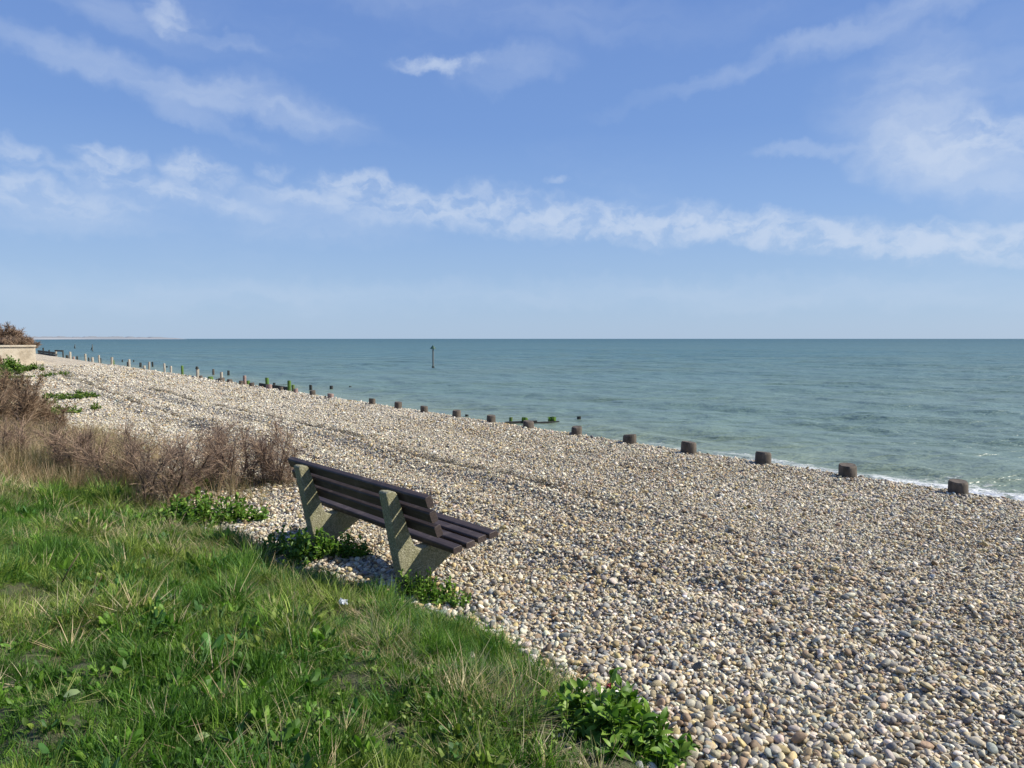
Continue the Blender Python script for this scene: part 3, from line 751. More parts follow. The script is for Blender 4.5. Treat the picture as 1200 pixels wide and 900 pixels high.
# taller posts further along: x, top row, width, material, look
tall = [(338, 446, 4.2, M_GREENP, 'bright green weedy tall post, rightmost of the tall posts'), (313.3, 442.6, 4.2, M_GREENP, 'green weedy tall post next to the rightmost tall one'),
        (286, 440, 3.8, M_PINK, 'pinkish grey tall post, third of the tall ones from the right'), (258.7, 436, 3.3, M_PALE, 'pale grey tall post left of the pinkish tall post'),
        (230, 432.3, 3.6, M_PALE, 'white bleached tall post with dark cap on the crest'), (212.6, 428.5, 2.8, M_GREENP, 'dark green tall post left of the white capped post'),
        (199, 429, 2.5, M_PALE, 'short pale post just right of a slim pale post near the dark green one'), (192, 425.8, 2.3, M_PALE, 'slim pale post second left of the dark green tall post'),
        (173, 424, 2.4, M_PALE, 'pale greenish post, taller of the pair midway to the wall'), (167.5, 428.5, 3.2, M_PALE, 'short pale post, lower of the pair midway to the wall'),
        (150.7, 421, 2.6, M_PALE, 'pale post with dark left side, fifth tall pale one from the wall'), (129.8, 418.5, 2.7, M_PALE, 'broad pale tall post, fourth tall one from the wall'),
        (115.7, 416, 1.9, M_PALE, 'slim pale tall post, third tall one from the wall'), (107.7, 418.7, 2.6, M_PALE, 'short pale post between two slim tall ones near the wall'),
        (99.7, 414.6, 2.1, M_PALE, 'slim pale tall post, second tall one left of the short post near wall'), (85.6, 418, 2.4, M_PINK, 'short pinkish post right of the far white post'),
        (81.3, 412.2, 2.4, M_PALE, 'white tall post standing two posts from the dark breastwork'), (65, 412, 2.1, M_PALE, 'pale yellowish post at the end of the dark breastwork'),
        (103.6, 419, 1.4, M_BLACK, 'black short post just left of the short pale one near wall'), (117.4, 419.5, 1.1, M_BLACK, 'thin black post touching the slim pale tall post'),
        (149, 424, 1.6, M_BLACK, 'dark short post against the left side of a pale post'), (89.5, 417.5, 2.0, M_BLACK, 'black leaning short post right of the short pinkish one'), (78, 416.3, 3, M_BLACK, 'black broken stub left of the far white post'),
        (131.8, 422, 1.7, M_GREENP, 'low green post hugging the broad pale tall post'), (343, 451, 3.6, M_GREENP, 'dark green rounded stub behind the rightmost tall green post'), (319.5, 448.6, 3, M_BLACK, 'dark stub beside the second green tall post'), (61, 413.4, 1.2, M_BLACK, 'black upright left of the pale yellowish breastwork post'),
        (270.5, 446, 2.4, M_STUMP, 'low brown stub beside the twentieth crest stump'), (289.5, 446, 5, M_GREENP, 'mossy green stub at the foot of the pinkish grey post')]
for i, (px, yt, wp, mat, lab) in enumerate(tall):
    p = on_line(px, 10.05 if i < 18 else 10.35); rad = wp / 2 * p[1] / FPX
    o = post('timber_post', p, rad, top_at(p, yt), -2.4, mat, 500 + i, .97, 10)
    tag(o, lab, 'post', 'tall timber posts along the far beach crest')
    if i == 4:
        cp = post('post_cap', (0, 0), rad * .8, .13, 0, M_BLACK, 77, .7, 8); cp.parent = o; cp.location = (0, 0, top_at(p, yt) + 2.4 - .01)
# groyne posts standing in the water: x, top, foot, width
sea_posts = [(615, 489, 496.5, 6, M_GREENP, 'green weedy groyne post closest to the beach, beside the seventh stump'), (646.5, 488.4, 494.6, 7.5, M_GREENP, 'green weed covered groyne post in the water right of the crest planks'),
             (677, 488, 491.9, 4.8, M_BLACK, 'small black groyne post in the water above the sixth stump'), (706, 487.6, 489.4, 4.2, M_BLACK, 'lowest black stub at the outer end of the nearest groyne'),
             (364.6, 451, 457.2, 3.6, M_BLACK, 'dark pointed groyne post in the water behind the fourteenth stump'), (388, 452, 456.2, 4, M_BLACK, 'dark groyne post in the water above the thirteenth stump'), (410.5, 452.5, 454.3, 3.2, M_BLACK, 'tiny dark stub at the outer end of the second groyne'),
             (249.8, 432.5, 439.6, 2.4, M_STUMP, 'brown groyne post in the water above the pale grey tall post'), (267.7, 434.2, 438.9, 2.8, M_BLACK, 'dark groyne post in the water at the end of the third groyne'),
             (195.5, 428.8, 430.3, 1.5, M_BLACK, 'tiny dark groyne stub right of the slim pale post'), (179.2, 424, 430.3, 2, M_BLACK, 'dark forked groyne post right of the pale pair'), (164.5, 425, 430.5, 2.6, M_BLACK, 'dark groyne post left of the pale pair'),
             (156.6, 421.8, 424.3, 1.4, M_BLACK, 'tiny dark stub in the water right of a pale dark sided post'), (143.3, 421.4, 424.4, 1.4, M_BLACK, 'tiny dark stub in the water left of a pale dark sided post'), (576+22, 489, 495, 4, M_GREENP, 'small green stub behind the eighth stump near the planks'), (547.5, 485.5, 488.5, 4, M_BLACK, 'small black stub in the water between the eighth and ninth stumps')]
for i, (px, yt, yb, wp, mat, lab) in enumerate(sea_posts):
    p = on_level(px, yb, SEA_Z)
    if NU(p[0], p[1])[0] < 15.5: p = on_line(px, 15.6)
    rad = wp / 2 * p[1] / FPX
    o = post('groyne_post', p, rad, top_at(p, yt), SEA_Z - .8, mat, 600 + i, .9, 10)
    tag(o, lab, 'post', 'groyne posts standing in the sea')
    if mat is M_GREENP and i < 2:
        mb = MB(); r = np.random.default_rng(i)
        for _ in range(160):
            a = r.uniform(0, 6.28); z = r.uniform(.5, top_at(p, yt) - SEA_Z + .8); q = rad * r.uniform(.95, 1.25)
            c = np.array([q * cos(a), q * sin(a), z]); t = np.array([-sin(a), cos(a), 0]) * .03
            mb.add([c - t, c + t, c + t * .5 + [0.01 * cos(a), .01 * sin(a), -.12]], [(0, 1, 2)], r.random())
        wd_ = mb.build('seaweed', M_BEET, o); wd_['kind'] = 'stuff'
def board(name, p0, p1, z0, z1, th, mat, parent=None):
    p0 = np.array([p0[0], p0[1], 0.]); p1 = np.array([p1[0], p1[1], 0.]); d = p1 - p0; L = np.linalg.norm(d); d /= L; s2 = np.array([-d[1], d[0], 0])
    mb = MB(); mb.prism([(-th / 2, z0), (th / 2, z0), (th / 2, z1), (-th / 2, z1)], s2, EZ, d, 0, L, p0)
    o = mb.build(name, mat, parent); fix_normals(o); return o
# planks of the nearest groyne
g1 = tag(empty('groyne_planking', (0, 0, 0)), 'dark wet planks of the nearest groyne just above the water', 'groyne')
a0 = on_level(592, 497.5, SEA_Z); a1 = on_level(629, 496, SEA_Z); a2 = on_level(655, 494.8, SEA_Z)
board('plank', a0, a1, SEA_Z - .3, SEA_Z + .10, .09, M_BLACK, g1); board('plank', a1, a2, SEA_Z - .3, SEA_Z + .045, .09, M_BLACK, g1)
g2 = tag(empty('plank_breastwork', (0, 0, 0)), 'dark green planks between the two weedy tall posts', 'breastwork')
b0 = on_line(303, 10.15); b1 = on_line(337, 10.15)
board('plank', b0, b1, -1.87, -1.80, .06, M_BLACK, g2); board('plank', b0, b1, -1.99, -1.87, .07, M_BLACK, g2)
g3 = tag(empty('plank_breastwork', (0, 0, 0)), 'dark timber breastwork beside the far end of the cream wall', 'breastwork')
b0 = on_line(44, 10.2); b1 = on_line(64, 10.2); b2 = on_line(73.5, 10.6)
board('plank', b0, b1, -1.75, -1.50, .1, M_BLACK, g3); board('plank', b0, b1, -2.1, -1.79, .1, M_BLACK, g3); board('rail', b1, b2, -1.42, -1.25, .1, M_BLACK, g3)
for px, yt in ((46, 411), (50.4, 407.5), (73.3, 411.5), (57, 410)):
    p = on_line(px, 10.3); o = post('upright', p, .8 * p[1] / FPX, top_at(p, yt), -2.4, M_BLACK, int(px), 1, 8); o.parent = g3
# beacons
def beacon(px, yt, yb, wpx, lab, head):
    p = on_level(px, yb, SEA_Z); H = top_at(p, yt) - SEA_Z; r_ = wpx / 2 * p[1] / FPX
    e = tag(empty('marker_beacon', (p[0], p[1], SEA_Z)), lab, 'beacon')
    mb = MB(); mb.tube([(0, 0, -1), (0, 0, H * .5), (0, 0, H)], [r_, r_, r_ * .9], 10); mb.build('pole', M_PALE_GREY, e)
    mb = MB(); mb.tube([(0, 0, -.4), (0, 0, H * .07)], [r_ * 2.1, r_ * 1.6], 10); mb.build('footing', M_BLACK, e)
    if head:
        mb = MB(); q = r_ * 4.2
        mb.tube([(0, 0, H - q * .35), (0, 0, H - q * .3), (0, 0, H + q * .75)], [r_ * 1.1, q * .95, .02], 12); mb.build('cone_topmark', M_MARK, e)
    else:
        mb = MB(); mb.tube([(0, 0, H * .75), (-H * .28, .1, H * .1)], [r_ * .7, r_ * .7], 6); mb.build('brace', M_BLACK, e)
m_, g_, b_, _ = material('grey_metal'); M_PALE_GREY = m_
g_.l.new(g_.ramp(g_.noise(None, 14, 4), [(.3, (.07, .08, .075)), (.7, (.16, .17, .16))]), b_.inputs['Base Color']); b_.inputs['Roughness'].default_value = .6
m_, g_, b_, _ = material('green_marker_paint'); M_MARK = m_
g_.l.new(g_.ramp(g_.noise(None, 9, 4), [(.3, (.01, .045, .03)), (.7, (.02, .08, .05))]), b_.inputs['Base Color']); b_.inputs['Roughness'].default_value = .5
beacon(507.6, 407.5, 431, 1.9, 'thin grey pole beacon with green cone top standing in the sea', True)
beacon(108.5, 403.5, 411.5, 1.1, 'faint dark braced pole in the sea beyond the far posts', False)
beacon(88, 403.5, 408.5, .9, 'faintest small dark pole in the sea left of the braced pole', False)

# ------------------------------------------------------------------ wall and what grows by it
def wall_mat():
    m, g, b, o = material('cream_render')
    p = g.new('ShaderNodeNewGeometry').outputs['Position']
    c = g.ramp(g.noise(p, 1.3, 6, .65), [(.3, (.36, .30, .21)), (.5, (.54, .47, .35)), (.75, (.62, .56, .45))])
    g.l.new(c, b.inputs['Base Color']); b.inputs['Roughness'].default_value = .9
    g.l.new(g.bump(g.noise(p, 9, 5, .7), .5, .05), b.inputs['Normal']); return m
M_WALL = wall_mat()
wc = on_level(42, 428, -1.9); WT = top_at(wc, 404.3)
wall = tag(empty('sea_wall', (0, 0, 0)), 'low cream rendered wall ending at the beach on the far left', 'wall')
wl = wc - N * 16
board('wall_face', wl, wc, -2.6, WT - .12, .45, M_WALL, wall)
board('coping', wl + [-.0, -.0, 0], wc + [.06, 0, 0], WT - .118, WT, .56, M_WALL, wall)
ws = wc + U * .24 - N * .21; we = ws + U * 60 + N * 1.
board('return_wall', ws, we, -2.6, WT - .1, .42, M_WALL, wall)
board('footing_step', wc + N * .06, wc + N * .5, -2.2, -1.62, .5, M_WALL, wall)
# raised garden behind the wall
zg = np.array([0, 0, WT - .14]); wz = np.array([1, 1, 0])
v = np.array([(wl + U * .22) * wz + zg, (ws - N * .2) * wz + zg, (we - N * .2) * wz + zg, (we - N * 200) * wz + zg, (wl - N * 184) * wz + zg])
tag(mesh_obj('raised_ground', v, [(0, 1, 2, 3, 4)], M_SOIL), 'raised soil held behind the cream wall', kind='structure')

def shrub(name, base, H, spread, n_stems, n_twigs, mt, lab, seed, group=None, lean=(0, 0), tw=.0022, upright=.75, stem_r=.012, twl=.2):
    r = np.random.default_rng(seed); root = tag(empty(name, base), lab, 'shrub', group)
    tips = []
    for i in range(n_stems):
        a = r.uniform(0, 6.28); out = r.uniform(.15, 1) * spread * .6
        p = np.array([r.normal(0, spread * .16), r.normal(0, spread * .16), -.05]); pts = [p]
        d = np.array([cos(a) * out / H + lean[0], sin(a) * out / H + lean[1], upright]); d /= np.linalg.norm(d)
        L = H * r.uniform(.55, .85); sg = 6
        for k in range(sg):
            d = d + r.normal(0, .16, 3) * [1, 1, .4]; d[2] += .05; d /= np.linalg.norm(d); p = p + d * L / sg; pts.append(p); tips.append((p, d, k / sg))
        mb = MB(); rr = stem_r * r.uniform(.6, 1.25); mb.tube(pts, [rr * (1 - .72 * k / sg) for k in range(sg + 1)], 5, r.uniform(0, .25)); mb.build('stem', M_STEM if mt is M_TWIG else mt, root, True)
    mb = MB()
    for _ in range(n_twigs):
        p, d, t = tips[r.integers(len(tips))]
        d2 = d + r.normal(0, .55, 3); d2[2] = abs(d2[2]) * .6 + .25; d2 /= np.linalg.norm(d2)
        L = twl * r.uniform(.5, 1.3); q = p - d * r.uniform(0, .06); pts = [q]
        for k in range(3): d2 = d2 + r.normal(0, .18, 3); d2 /= np.linalg.norm(d2); q = q + d2 * L / 3; pts.append(q)
        v_ = r.random(); mb.tube(pts, [tw * 1.3, tw, tw * .85, tw * .5], 3, v_, False)
        for k in range(2):
            s0 = pts[1 + k]; d3 = d2 + r.normal(0, .6, 3); d3 /= np.linalg.norm(d3); l3 = L * r.uniform(.25, .6)
            mb.tube([s0, s0 + d3 * l3], [tw * .8, tw * .35], 3, min(1, v_ + .2), False)
    o = mb.build('twigs', mt, root); o['kind'] = 'stuff'
    return root
def gp(px, py, z0=-1.75):
    p = place(px, py, z0); return (float(p[0]), float(p[1]), float(p[2]))
GR = 'bare twiggy shrubs between the grass and the shingle'
for i, (px, py, H, sp_, ns, nt, sr, lab) in enumerate((
        (332, 566, .92, .85, 11, 900, .012, 'bare brown shrub closest to the bench, growing out of the shingle'),
        (283, 570, .95, .85, 12, 950, .012, 'bare brown shrub beside the one closest to the bench'),
        (240, 566, .95, .85, 12, 950, .012, 'bare shrub standing above the glossy green plant'),
        (190, 590, 1.1, .95, 12, 1050, .017, 'bare shrub with dark crooked trunks rising straight from the grass'),
        (146, 576, 1.02, .85, 12, 1000, .013, 'dense bare shrub right of the tall dry grass'),
        (104, 568, 1.0, .9, 13, 1300, .012, 'bare shrub mixed into the tall dry grass'),
        (22, 552, .85, 1.0, 13, 1400, .012, 'low bare shrub at the left edge behind the dry grass'))):
    shrub('bare_shrub', gp(px, py), H, sp_, ns, nt, M_TWIG, lab, i + 1, GR, stem_r=sr, tw=.0019, twl=.22)
GR2 = 'russet shrubs on the left edge of the beach'
shrub('russet_shrub', gp(8, 506), 1.0, 1.5, 18, 2200, M_RUST, 'tall russet shrub cut by the left edge of the picture', 8, GR2, tw=.0045, twl=.3)
shrub('russet_shrub', gp(38, 504), .78, 1.2, 16, 1800, M_RUST, 'reddish brown shrub sloping down to the green patches', 9, GR2, tw=.0045, twl=.28)
shrub('russet_shrub', gp(64, 503), .55, .9, 9, 600, M_RUST, 'lowest russet shrub beside the lower green patch', 10, GR2, tw=.004)
shrub('russet_shrub', gp(14, 470), 1.1, 1.6, 12, 1200, M_RUST, 'brown shrub showing behind the tall russet one', 11, GR2, tw=.006, twl=.3)
# crooked trunks low in front
def stick(name, pts, r0, mt, lab, cat, seed=0, group=None):
    o_ = np.array(pts[0]); mb = MB(); mb.tube([np.array(p) - o_ for p in pts], np.linspace(r0, r0 * .55, len(pts)), 6, .2)
    o = mb.build(name, mt, None, True); o.location = o_; return tag(o, lab, cat, group)
def lift(px, py, h, back=0.):          # a point h above the ground seen at px, py
    z = -1.7 + h; return on_level(px, py, z)
# bushes on top of the wall
for i, (px, dy, H, sp_, lab) in enumerate(((2, 4, 2.1, 2.4, 'tallest grey brown bush behind the cream wall'), (14, 5, 1.6, 2., 'middle brown bush behind the cream wall'), (25, 4.5, .85, 1.3, 'lower brown bush near the end of the cream wall'), (8, 2.0, .7, 2.2, 'brown undergrowth right behind the cream wall'), (22, 1.6, .55, 2.0, 'low brown fringe on the end of the cream wall'))):
    r = ray(px, 397); y = wc[1] + dy; shrub('bare_bush', (r[0] / r[1] * y, y, WT - .2), H, sp_, 16, 2200, M_TWIG if i != 4 else M_RUST, lab, 30 + i, 'brown bushes behind the wall', tw=.013, twl=.42, stem_r=.03)

# ------------------------------------------------------------------ leafy plants
def leaf_geo(L, wd, curl, r):
    segs = 5; vs = []; fs = []; fold = r.uniform(.15, .4)
    for k in range(segs + 1):
        t = k / segs; w_ = wd * math.sin(pi * min(1, t * .86 + .10)) ** .8 if k < segs else .0
        if k == 0: w_ = wd * .12
        x = L * t; z = -curl * L * t * t + .25 * L * t
        ed = .06 * L * math.sin(t * 14 + r.uniform(0, 6))
        vs += [(x, -w_ / 2, z + fold * w_ * .5 + ed * w_ / max(wd, 1e-6) * .5), (x, 0, z), (x, w_ / 2, z + fold * w_ * .5 - ed * w_ / max(wd, 1e-6) * .5)]
    for k in range(segs):
        a = 3 * k; fs += [(a, a + 3, a + 4, a + 1), (a + 1, a + 4, a + 5, a + 2)]
    return np.array(vs), fs
LEAFM = []
for i in range(8):
    r = np.random.default_rng(800 + i); v, f = leaf_geo(1, r.uniform(.30, .48), r.uniform(.2, .75), r)
    me = bpy.data.meshes.new('leaf'); me.from_pydata(v.tolist(), [], f); me.polygons.foreach_set('use_smooth', np.ones(len(me.polygons), bool))
    at = me.attributes.new('var', 'FLOAT', 'POINT'); at.data.foreach_set('value', np.full(len(v), r.uniform(.15, 1)).astype(np.float32)); me.materials.append(M_BEET); LEAFM.append(me)
def euler_from(d, roll):
    q = mathutils.Vector(d).to_track_quat('X', 'Z'); return (q @ mathutils.Quaternion((1, 0, 0), roll)).to_euler()
def beet(base, clumps, lab, seed, as_parts=True, mat=None, cat='plant', name='leafy_plant', lsz=(.05, .085)):
    """clumps: dx, dy, height, radius, number of leaves"""
    r = np.random.default_rng(seed); root = tag(empty(name, base), lab, cat)
    sm = MB(); lf = MB()
    for (cx, cy, H, R, nl) in clumps:
        n_sh = max(3, nl // 9)
        z0 = float(hxy(base[0] + cx, base[1] + cy)) - base[2]
        for s_ in range(n_sh):
            a = r.uniform(0, 6.28); q = R * math.sqrt(r.random()); tip = np.array([cx + q * cos(a), cy + q * sin(a), z0 + H * (1 - .55 * (q / R) ** 2) * r.uniform(.7, 1.1)])
            b0 = np.array([cx + q * .4 * cos(a), cy + q * .4 * sin(a), z0 - .03])
            pts = [b0, b0 * .5 + tip * .5 + [0.01 * cos(a), 0.01 * sin(a), 0], tip]
            sm.tube(pts, [.005, .004, .0025], 4, r.uniform(.3, .8))
            k_ = nl // n_sh
            for j in range(k_):
                t = .25 + .75 * (j + r.random()) / k_; p = b0 * (1 - t) + tip * t
                aa = r.uniform(0, 6.28); e_ = r.uniform(-.1, .9) if t < .85 else r.uniform(.3, 1.3); d = np.array([cos(aa) * cos(e_), sin(aa) * cos(e_), sin(e_)])
                L = r.uniform(*lsz) * (1.15 - .45 * t)
                if as_parts:
                    o = bpy.data.objects.new('leaf', LEAFM[r.integers(8)]); o.parent = root; o.location = p; o.rotation_euler = euler_from(d, r.normal(0, .5)); o.scale = (L, L * r.uniform(.8, 1.2), L); C.objects.link(o)
                else:
                    v_, f_ = leaf_geo(L, L * r.uniform(.4, .6), r.uniform(.1, .7), r); q_ = np.array(euler_from(d, r.normal(0, .5)).to_matrix()); lf.add(v_ @ q_.T + p, f_, r.uniform(0, 1))
    sm.build('stalks', M_WEED, root)['kind'] = 'stuff'
    if not as_parts:
        o = lf.build('foliage', mat or M_BEET, root, True); o['kind'] = 'stuff'
    return root
b = gp(716, 876, -1.85); b = (b[0], b[1], b[2] + .02)
big_cl = [(0, 0, .30, .17, 76), (-.19, .05, .28, .16, 44), (.13, -.05, .24, .14, 54), (.04, .16, .27, .12, 44), (.24, -.16, .18, .12, 36), (-.03, -.17, .20, .16, 44)]
bp = beet(b, big_cl, 'large glossy leafy plant at the turf edge at the bottom', 11, True, lsz=(.075, .115))
bq = beet(b, [(x_, y_, h_ * .92, r_ * 1.15, n_ * 2) for x_, y_, h_, r_, n_ in big_cl], '-', 21, False, lsz=(.06, .10))
for ch in list(bq.children): ch.parent = bp
bpy.data.objects.remove(bq)
b = gp(500, 703, -1.9)
beet(b, [(0, 0, .22, .15, 260), (-.13, .06, .22, .11, 130), (.14, -.03, .19, .13, 200), (.25, -.10, .12, .11, 110), (.05, -.12, .12, .12, 90)], 'small green plant at the foot of the nearer bench support', 12, False, lsz=(.03, .055))
b = gp(362, 655, -1.88)
beet(b, [(0, 0, .26, .24, 400), (-.24, .12, .25, .2, 280), (.26, .0, .24, .18, 240), (.44, -.02, .15, .13, 90), (-.05, -.16, .14, .18, 130), (-.42, .15, .14, .14, 80)], 'spreading dark green plant at the foot of the farther bench support', 13, False, lsz=(.045, .075))
b = gp(238, 612, -1.8)
beet(b, [(0, 0, .33, .28, 420), (-.30, .03, .28, .22, 240), (.30, .04, .28, .24, 280), (.56, .08, .17, .18, 130), (.05, -.22, .24, .26, 220), (-.2, -.2, .24, .24, 200)], 'bright glossy green plant under the bare shrubs', 14, False, lsz=(.05, .085))
b = gp(205, 575, -1.75)
beet(b, [(0, 0, .16, .2, 60), (.35, .1, .16, .2, 60)], 'thin green plant growing between the trunks of the bare shrubs', 15, False, M_WEED, lsz=(.03, .05))
b = gp(128, 812, -1.6)
beet(b, [(0, 0, .10, .14, 60), (.15, -.03, .09, .1, 40), (-.12, -.08, .09, .12, 40)], 'broad leaved weed in the grass at lower left', 16, False, M_WEED, lsz=(.03, .055))
b = gp(75, 850, -1.6)
beet(b, [(0, 0, .06, .12, 30), (.13, -.05, .06, .1, 26)], 'low dandelion like weed with pale leaves near the lower left corner', 17, False, M_WEED, lsz=(.035, .055))
for i, (px, py, lab) in enumerate(((465, 845, 'patch of small round leaved weeds in the grass, middle bottom'), (600, 880, 'patch of small weeds left of the large glossy plant'), (330, 870, 'patch of clover like weeds at the bottom left of centre'), (545, 875, 'weed patch at the bottom between clover and glossy plant'))):
    b = gp(px, py, -1.65); beet(b, [(0, 0, .12, .22, 260), (.22, .02, .11, .16, 130), (-.22, -.02, .10, .16, 130)], lab, 40 + i, False, M_WEED, lsz=(.022, .040))
# far green patches on the shingle
def far_plant(px, py, wx, wy, H, nl, lab, seed, lsz, mat=None, z=-1.9, cat='plant', name='leafy_plant'):
    b = gp(px, py, z); r = np.random.default_rng(seed); cl = []
    for _ in range(14):
        cl.append((r.uniform(-1, 1) * wx, r.uniform(-1, 1) * wy, H * r.uniform(.5, 1), max(.15, wx * .35), nl // 6))
    return beet(b, cl, lab, seed, False, mat or M_WEED, cat, name, lsz)
far_plant(78, 467, .75, .9, .22, 420, 'upper green plant patch spreading on the shingle right of russet shrubs', 51, (.08, .13))
far_plant(74, 484, .5, .8, .24, 380, 'lower green plant patch on the shingle beside the russet shrubs', 52, (.07, .12))
far_plant(40, 476, .3, .6, .2, 160, 'small green plant between the two russet shrubs', 53, (.07, .1))
far_plant(4, 440, 1.0, .8, .75, 420, 'green leafy bush at the left edge below the wall', 54, (.12, .2), cat='bush', name='leafy_bush')
far_plant(14, 438, .35, .4, 1.2, 420, 'tall rounded green bush in front of the cream wall', 55, (.12, .2), M_BEET, cat='bush', name='leafy_bush')
far_plant(31, 435, .7, 1.2, .5, 420, 'low green hedge plant at the foot of the cream wall', 56, (.12, .18), cat='bush', name='leafy_bush')
far_plant(14, 444, 1.7, 1.0, .18, 420, 'low green growth in front of the wall bushes', 57, (.12, .18))
shrub('russet_shrub', gp(-2, 430, -1.9), .9, 1.6, 10, 700, M_RUST, 'brown shrub left of the rounded green bush by the wall', 58, GR2, tw=.01, twl=.3)

# ------------------------------------------------------------------ small things in the grass
def along(pxs, hs, z0=-1.66):
    out = []
    for (px, py), h in zip(pxs, hs):
        p = gp(px, py, z0); out.append((p[0], p[1], p[2] + h))
    return out
q0 = gp(78, 700); 
def air(base_px, dpx):              # polyline of pixels in the upright plane through a ground point
    b = np.array(gp(*base_px)); out = []
    for px, py in dpx:
        r = ray(px, py); out.append(tuple(r * (b[1] / r[1])))
    return out
stick('dead_twig', air((70, 700), [(73, 682), (82, 665), (93, 648)]), .004, M_TWIG, 'dark dead twig poking from the grass, longer upright one at left', 'twig', group='dark dead twigs in the grass')
stick('dead_twig', air((97, 705), [(98, 697), (112, 688), (119, 676), (117, 668)]), .004, M_TWIG, 'dark forked dead twig right of the other dark twig', 'twig', group='dark dead twigs in the grass')
stick('straw_stem', air((70, 750), [(63, 742), (82, 740), (98, 734), (106, 727)]), .005, M_STRAW, 'thick pale straw stem lying below the dark twigs', 'straw')
stick('straw_stem', air((222, 690), [(217, 682), (228, 694), (236, 701)]), .0035, M_STRAW, 'pale straw stem slanting in the grass below the bare patch', 'straw')
stick('straw_stem', air((250, 725), [(246, 721), (257, 714), (269, 721)]), .0035, M_STRAW, 'bent pale straw stem shaped like a small roof', 'straw')
stick('straw_stem', air((372, 798), [(362, 779), (374, 789), (388, 797)]), .004, M_STRAW, 'pale straw stem in the grass below the bench', 'straw')
stick('straw_stem', air((190, 795), [(183, 779), (189, 786), (196, 793)]), .0035, M_STRAW, 'short bright straw stem left of the bottom middle', 'straw')
stick('dead_branch', air((270, 898), [(245, 897), (268, 894), (292, 891)]), .006, M_RUST, 'orange brown stick lying at the bottom edge', 'stick')
stick('bramble_stem', air((715, 900), [(700, 893), (717, 880), (722, 868), (718, 857)]), .003, M_STRAW, 'thin pale curved stem rising at the left of the glossy plant', 'stem')
stick('crooked_branch', air((175, 588), [(166, 572), (186, 566), (212, 549), (222, 538)]), .014, M_TWIG, 'dark crooked branch reaching right out of the trunked shrub', 'branch')
def scrap(px, py, lab, seed, size, col, cat='litter', name='plastic_scrap', z=.06):
    m, g, b, o = material(name); b.inputs['Base Color'].default_value = (*col, 1); b.inputs['Roughness'].default_value = .5
    g.l.new(g.mix(g.noise(None, 30, 3), tuple(c * .7 for c in col), col), b.inputs['Base Color'])
    r = np.random.default_rng(seed); p = gp(px, py + 4); vs = []; k = 6
    for i in range(k):
        for j in range(k):
            vs.append(((i / (k - 1) - .5) * size + r.normal(0, .004), (j / (k - 1) - .5) * size * .7 + r.normal(0, .004), r.uniform(0, .03)))
    f = [(i * k + j, (i + 1) * k + j, (i + 1) * k + j + 1, i * k + j + 1) for i in range(k - 1) for j in range(k - 1)]
    vs += [(v[0], v[1], v[2] - .004) for v in vs]; kk = k * k; f += [tuple(i + kk for i in q[::-1]) for q in f]
    ob = mesh_obj(name, vs, f, m); ob.location = (p[0], p[1], p[2] + z); ob.rotation_euler = (.5, .2, .6); tag(ob, lab, cat)
scrap(402, 714, 'small crumpled whitish plastic scrap in the grass near the bench', 1, .055, (.50, .55, .60))
scrap(712, 868, 'tiny red and white wrapper caught in the glossy plant', 2, .022, (.32, .05, .05), z=.27, name='wrapper_scrap')
scrap(360, 619, 'bluish scrap behind the farther bench support', 3, .06, (.35, .42, .62), name='blue_scrap', z=.0)
def stone(px, py, size, col, lab, z=.02):
    o = bpy.data.objects.new('white_stone', PM[int(px) % 12]); p = gp(px, py); o.location = (p[0], p[1], p[2] + z); o.scale = (size, size * .85, size * .75)
    o['col'] = list(col); C.objects.link(o); tag(o, lab, 'stone', 'single stones lying in the turf')
stone(641, 824, .021, (.72, .70, .66), 'round white stone in the grass left of the glossy plant', .06)
stone(503, 714, .018, (.70, .68, .64), 'white stone at the edge of the plant below the nearer bench support', .03)
stone(513, 722, .017, (.72, .70, .66), 'white stone just right of its twin below the nearer bench support', .03)
stone(654, 852, .017, (.62, .64, .60), 'pale stone under the left side of the glossy plant', .08)
stone(279, 622, .03, (.72, .70, .64), 'white stone on the turf edge right of the bright green plant', .03)
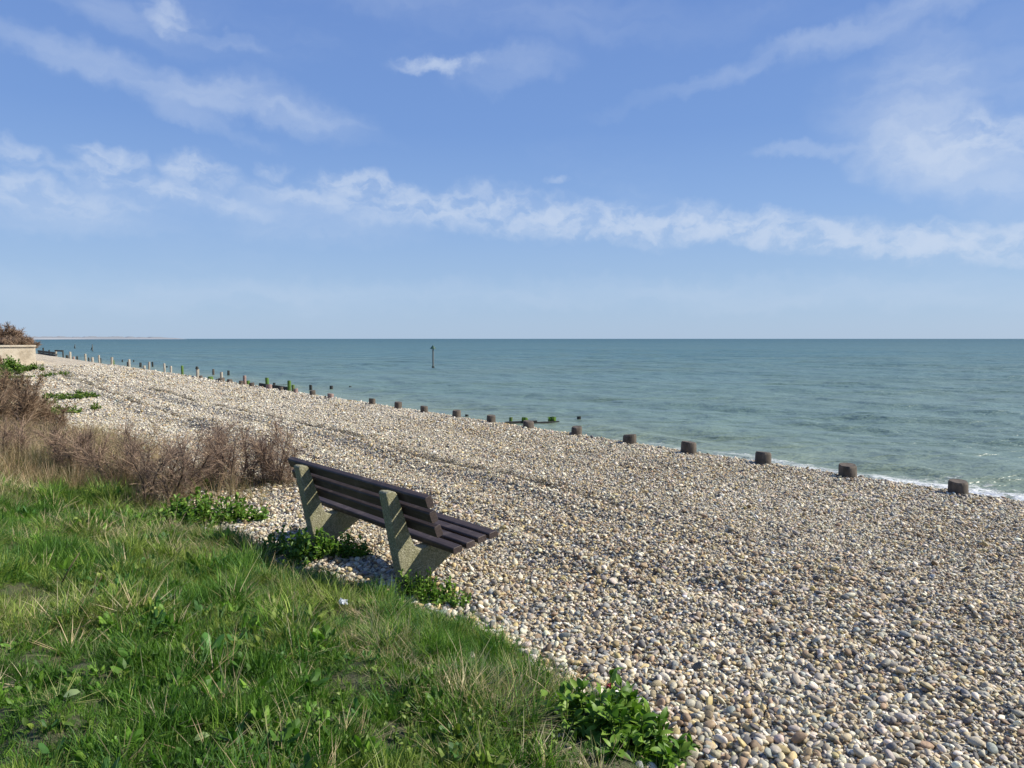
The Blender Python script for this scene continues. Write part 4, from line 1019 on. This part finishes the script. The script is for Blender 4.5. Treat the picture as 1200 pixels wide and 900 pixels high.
# pale big leaves lying in the grass
for px, py, L, lab in ((228, 878, .055, 'pale round leaf lying in the grass near the bottom'), (75, 826, .06, 'yellow green broad leaf lit by the sun at lower left')):
    r = np.random.default_rng(int(px)); v_, f_ = leaf_geo(L, L * .7, .3, r); p = gp(px, py + 6)
    m, g, b_, o_ = material('pale_leaf'); g.l.new(g.mix(g.noise(None, 25, 3), (.16, .23, .07), (.26, .33, .14)), b_.inputs['Base Color']); b_.inputs['Roughness'].default_value = .4
    o = mesh_obj('broad_leaf', v_, f_, m, None, True); o.location = (p[0], p[1], p[2] + .055); o.rotation_euler = (.3, -.2, .3); tag(o, lab, 'leaf')

# ------------------------------------------------------------------ far shore
def far_shore():
    m, g, b, o = material('far_shingle'); b.inputs['Base Color'].default_value = (.62, .60, .58, 1); b.inputs['Roughness'].default_value = .9
    g.l.new(g.ramp(g.noise(None, 3, 3), [(.3, (.16, .18, .21)), (.7, (.26, .27, .29))]), b.inputs['Base Color'])
    m2, g, b, o = material('far_trees'); b.inputs['Roughness'].default_value = 1
    g.l.new(g.ramp(g.noise(None, .02, 4), [(.35, (.11, .13, .16)), (.65, (.20, .21, .23))]), b.inputs['Base Color'])
    rr = np.random.default_rng(5); K = 90; px = np.linspace(20, 222, K); d = np.linspace(3000, 5200, K)
    v, f, v2, f2 = [], [], [], []
    for i in range(K):
        r = ray(px[i], 397); b = np.array([r[0] / r[1] * d[i], d[i], 0]); t = i / (K - 1)
        hb = (7.5 - 3.5 * t) * (1 - sstep(.93, 1, t)) * d[i] / 3600; ht = hb + (4 + 6 * vnoise(np.array(i * .35), np.array(.0), 3) + 2 * rr.random()) * (1 - sstep(.85, 1, t)) * (1.1 - .2 * t)
        out = np.array([-.55, .83, 0])
        v += [b + [0, 0, SEA_Z - 1], b + out * 30 + [0, 0, SEA_Z + hb], b + out * 400 + [0, 0, SEA_Z + hb], b + out * 400 + [0, 0, SEA_Z - 1]]
        v2 += [b + out * 60 + [0, 0, SEA_Z + hb - 1], b + out * 75 + [0, 0, SEA_Z + ht], b + out * 300 + [0, 0, SEA_Z + ht], b + out * 330 + [0, 0, SEA_Z + hb - 1]]
        if i: f += [(4 * i - 4 + k, 4 * i - 3 + k, 4 * i + 1 + k, 4 * i + k) for k in range(3)]
    f2 = f
    tag(mesh_obj('distant_shingle_spit', v, f, m), 'thin pale shingle shore on the horizon at left', kind='structure')
    tag(mesh_obj('distant_coast', v2, f2, m2), 'low blue grey coast on the horizon at left', kind='structure')
far_shore()
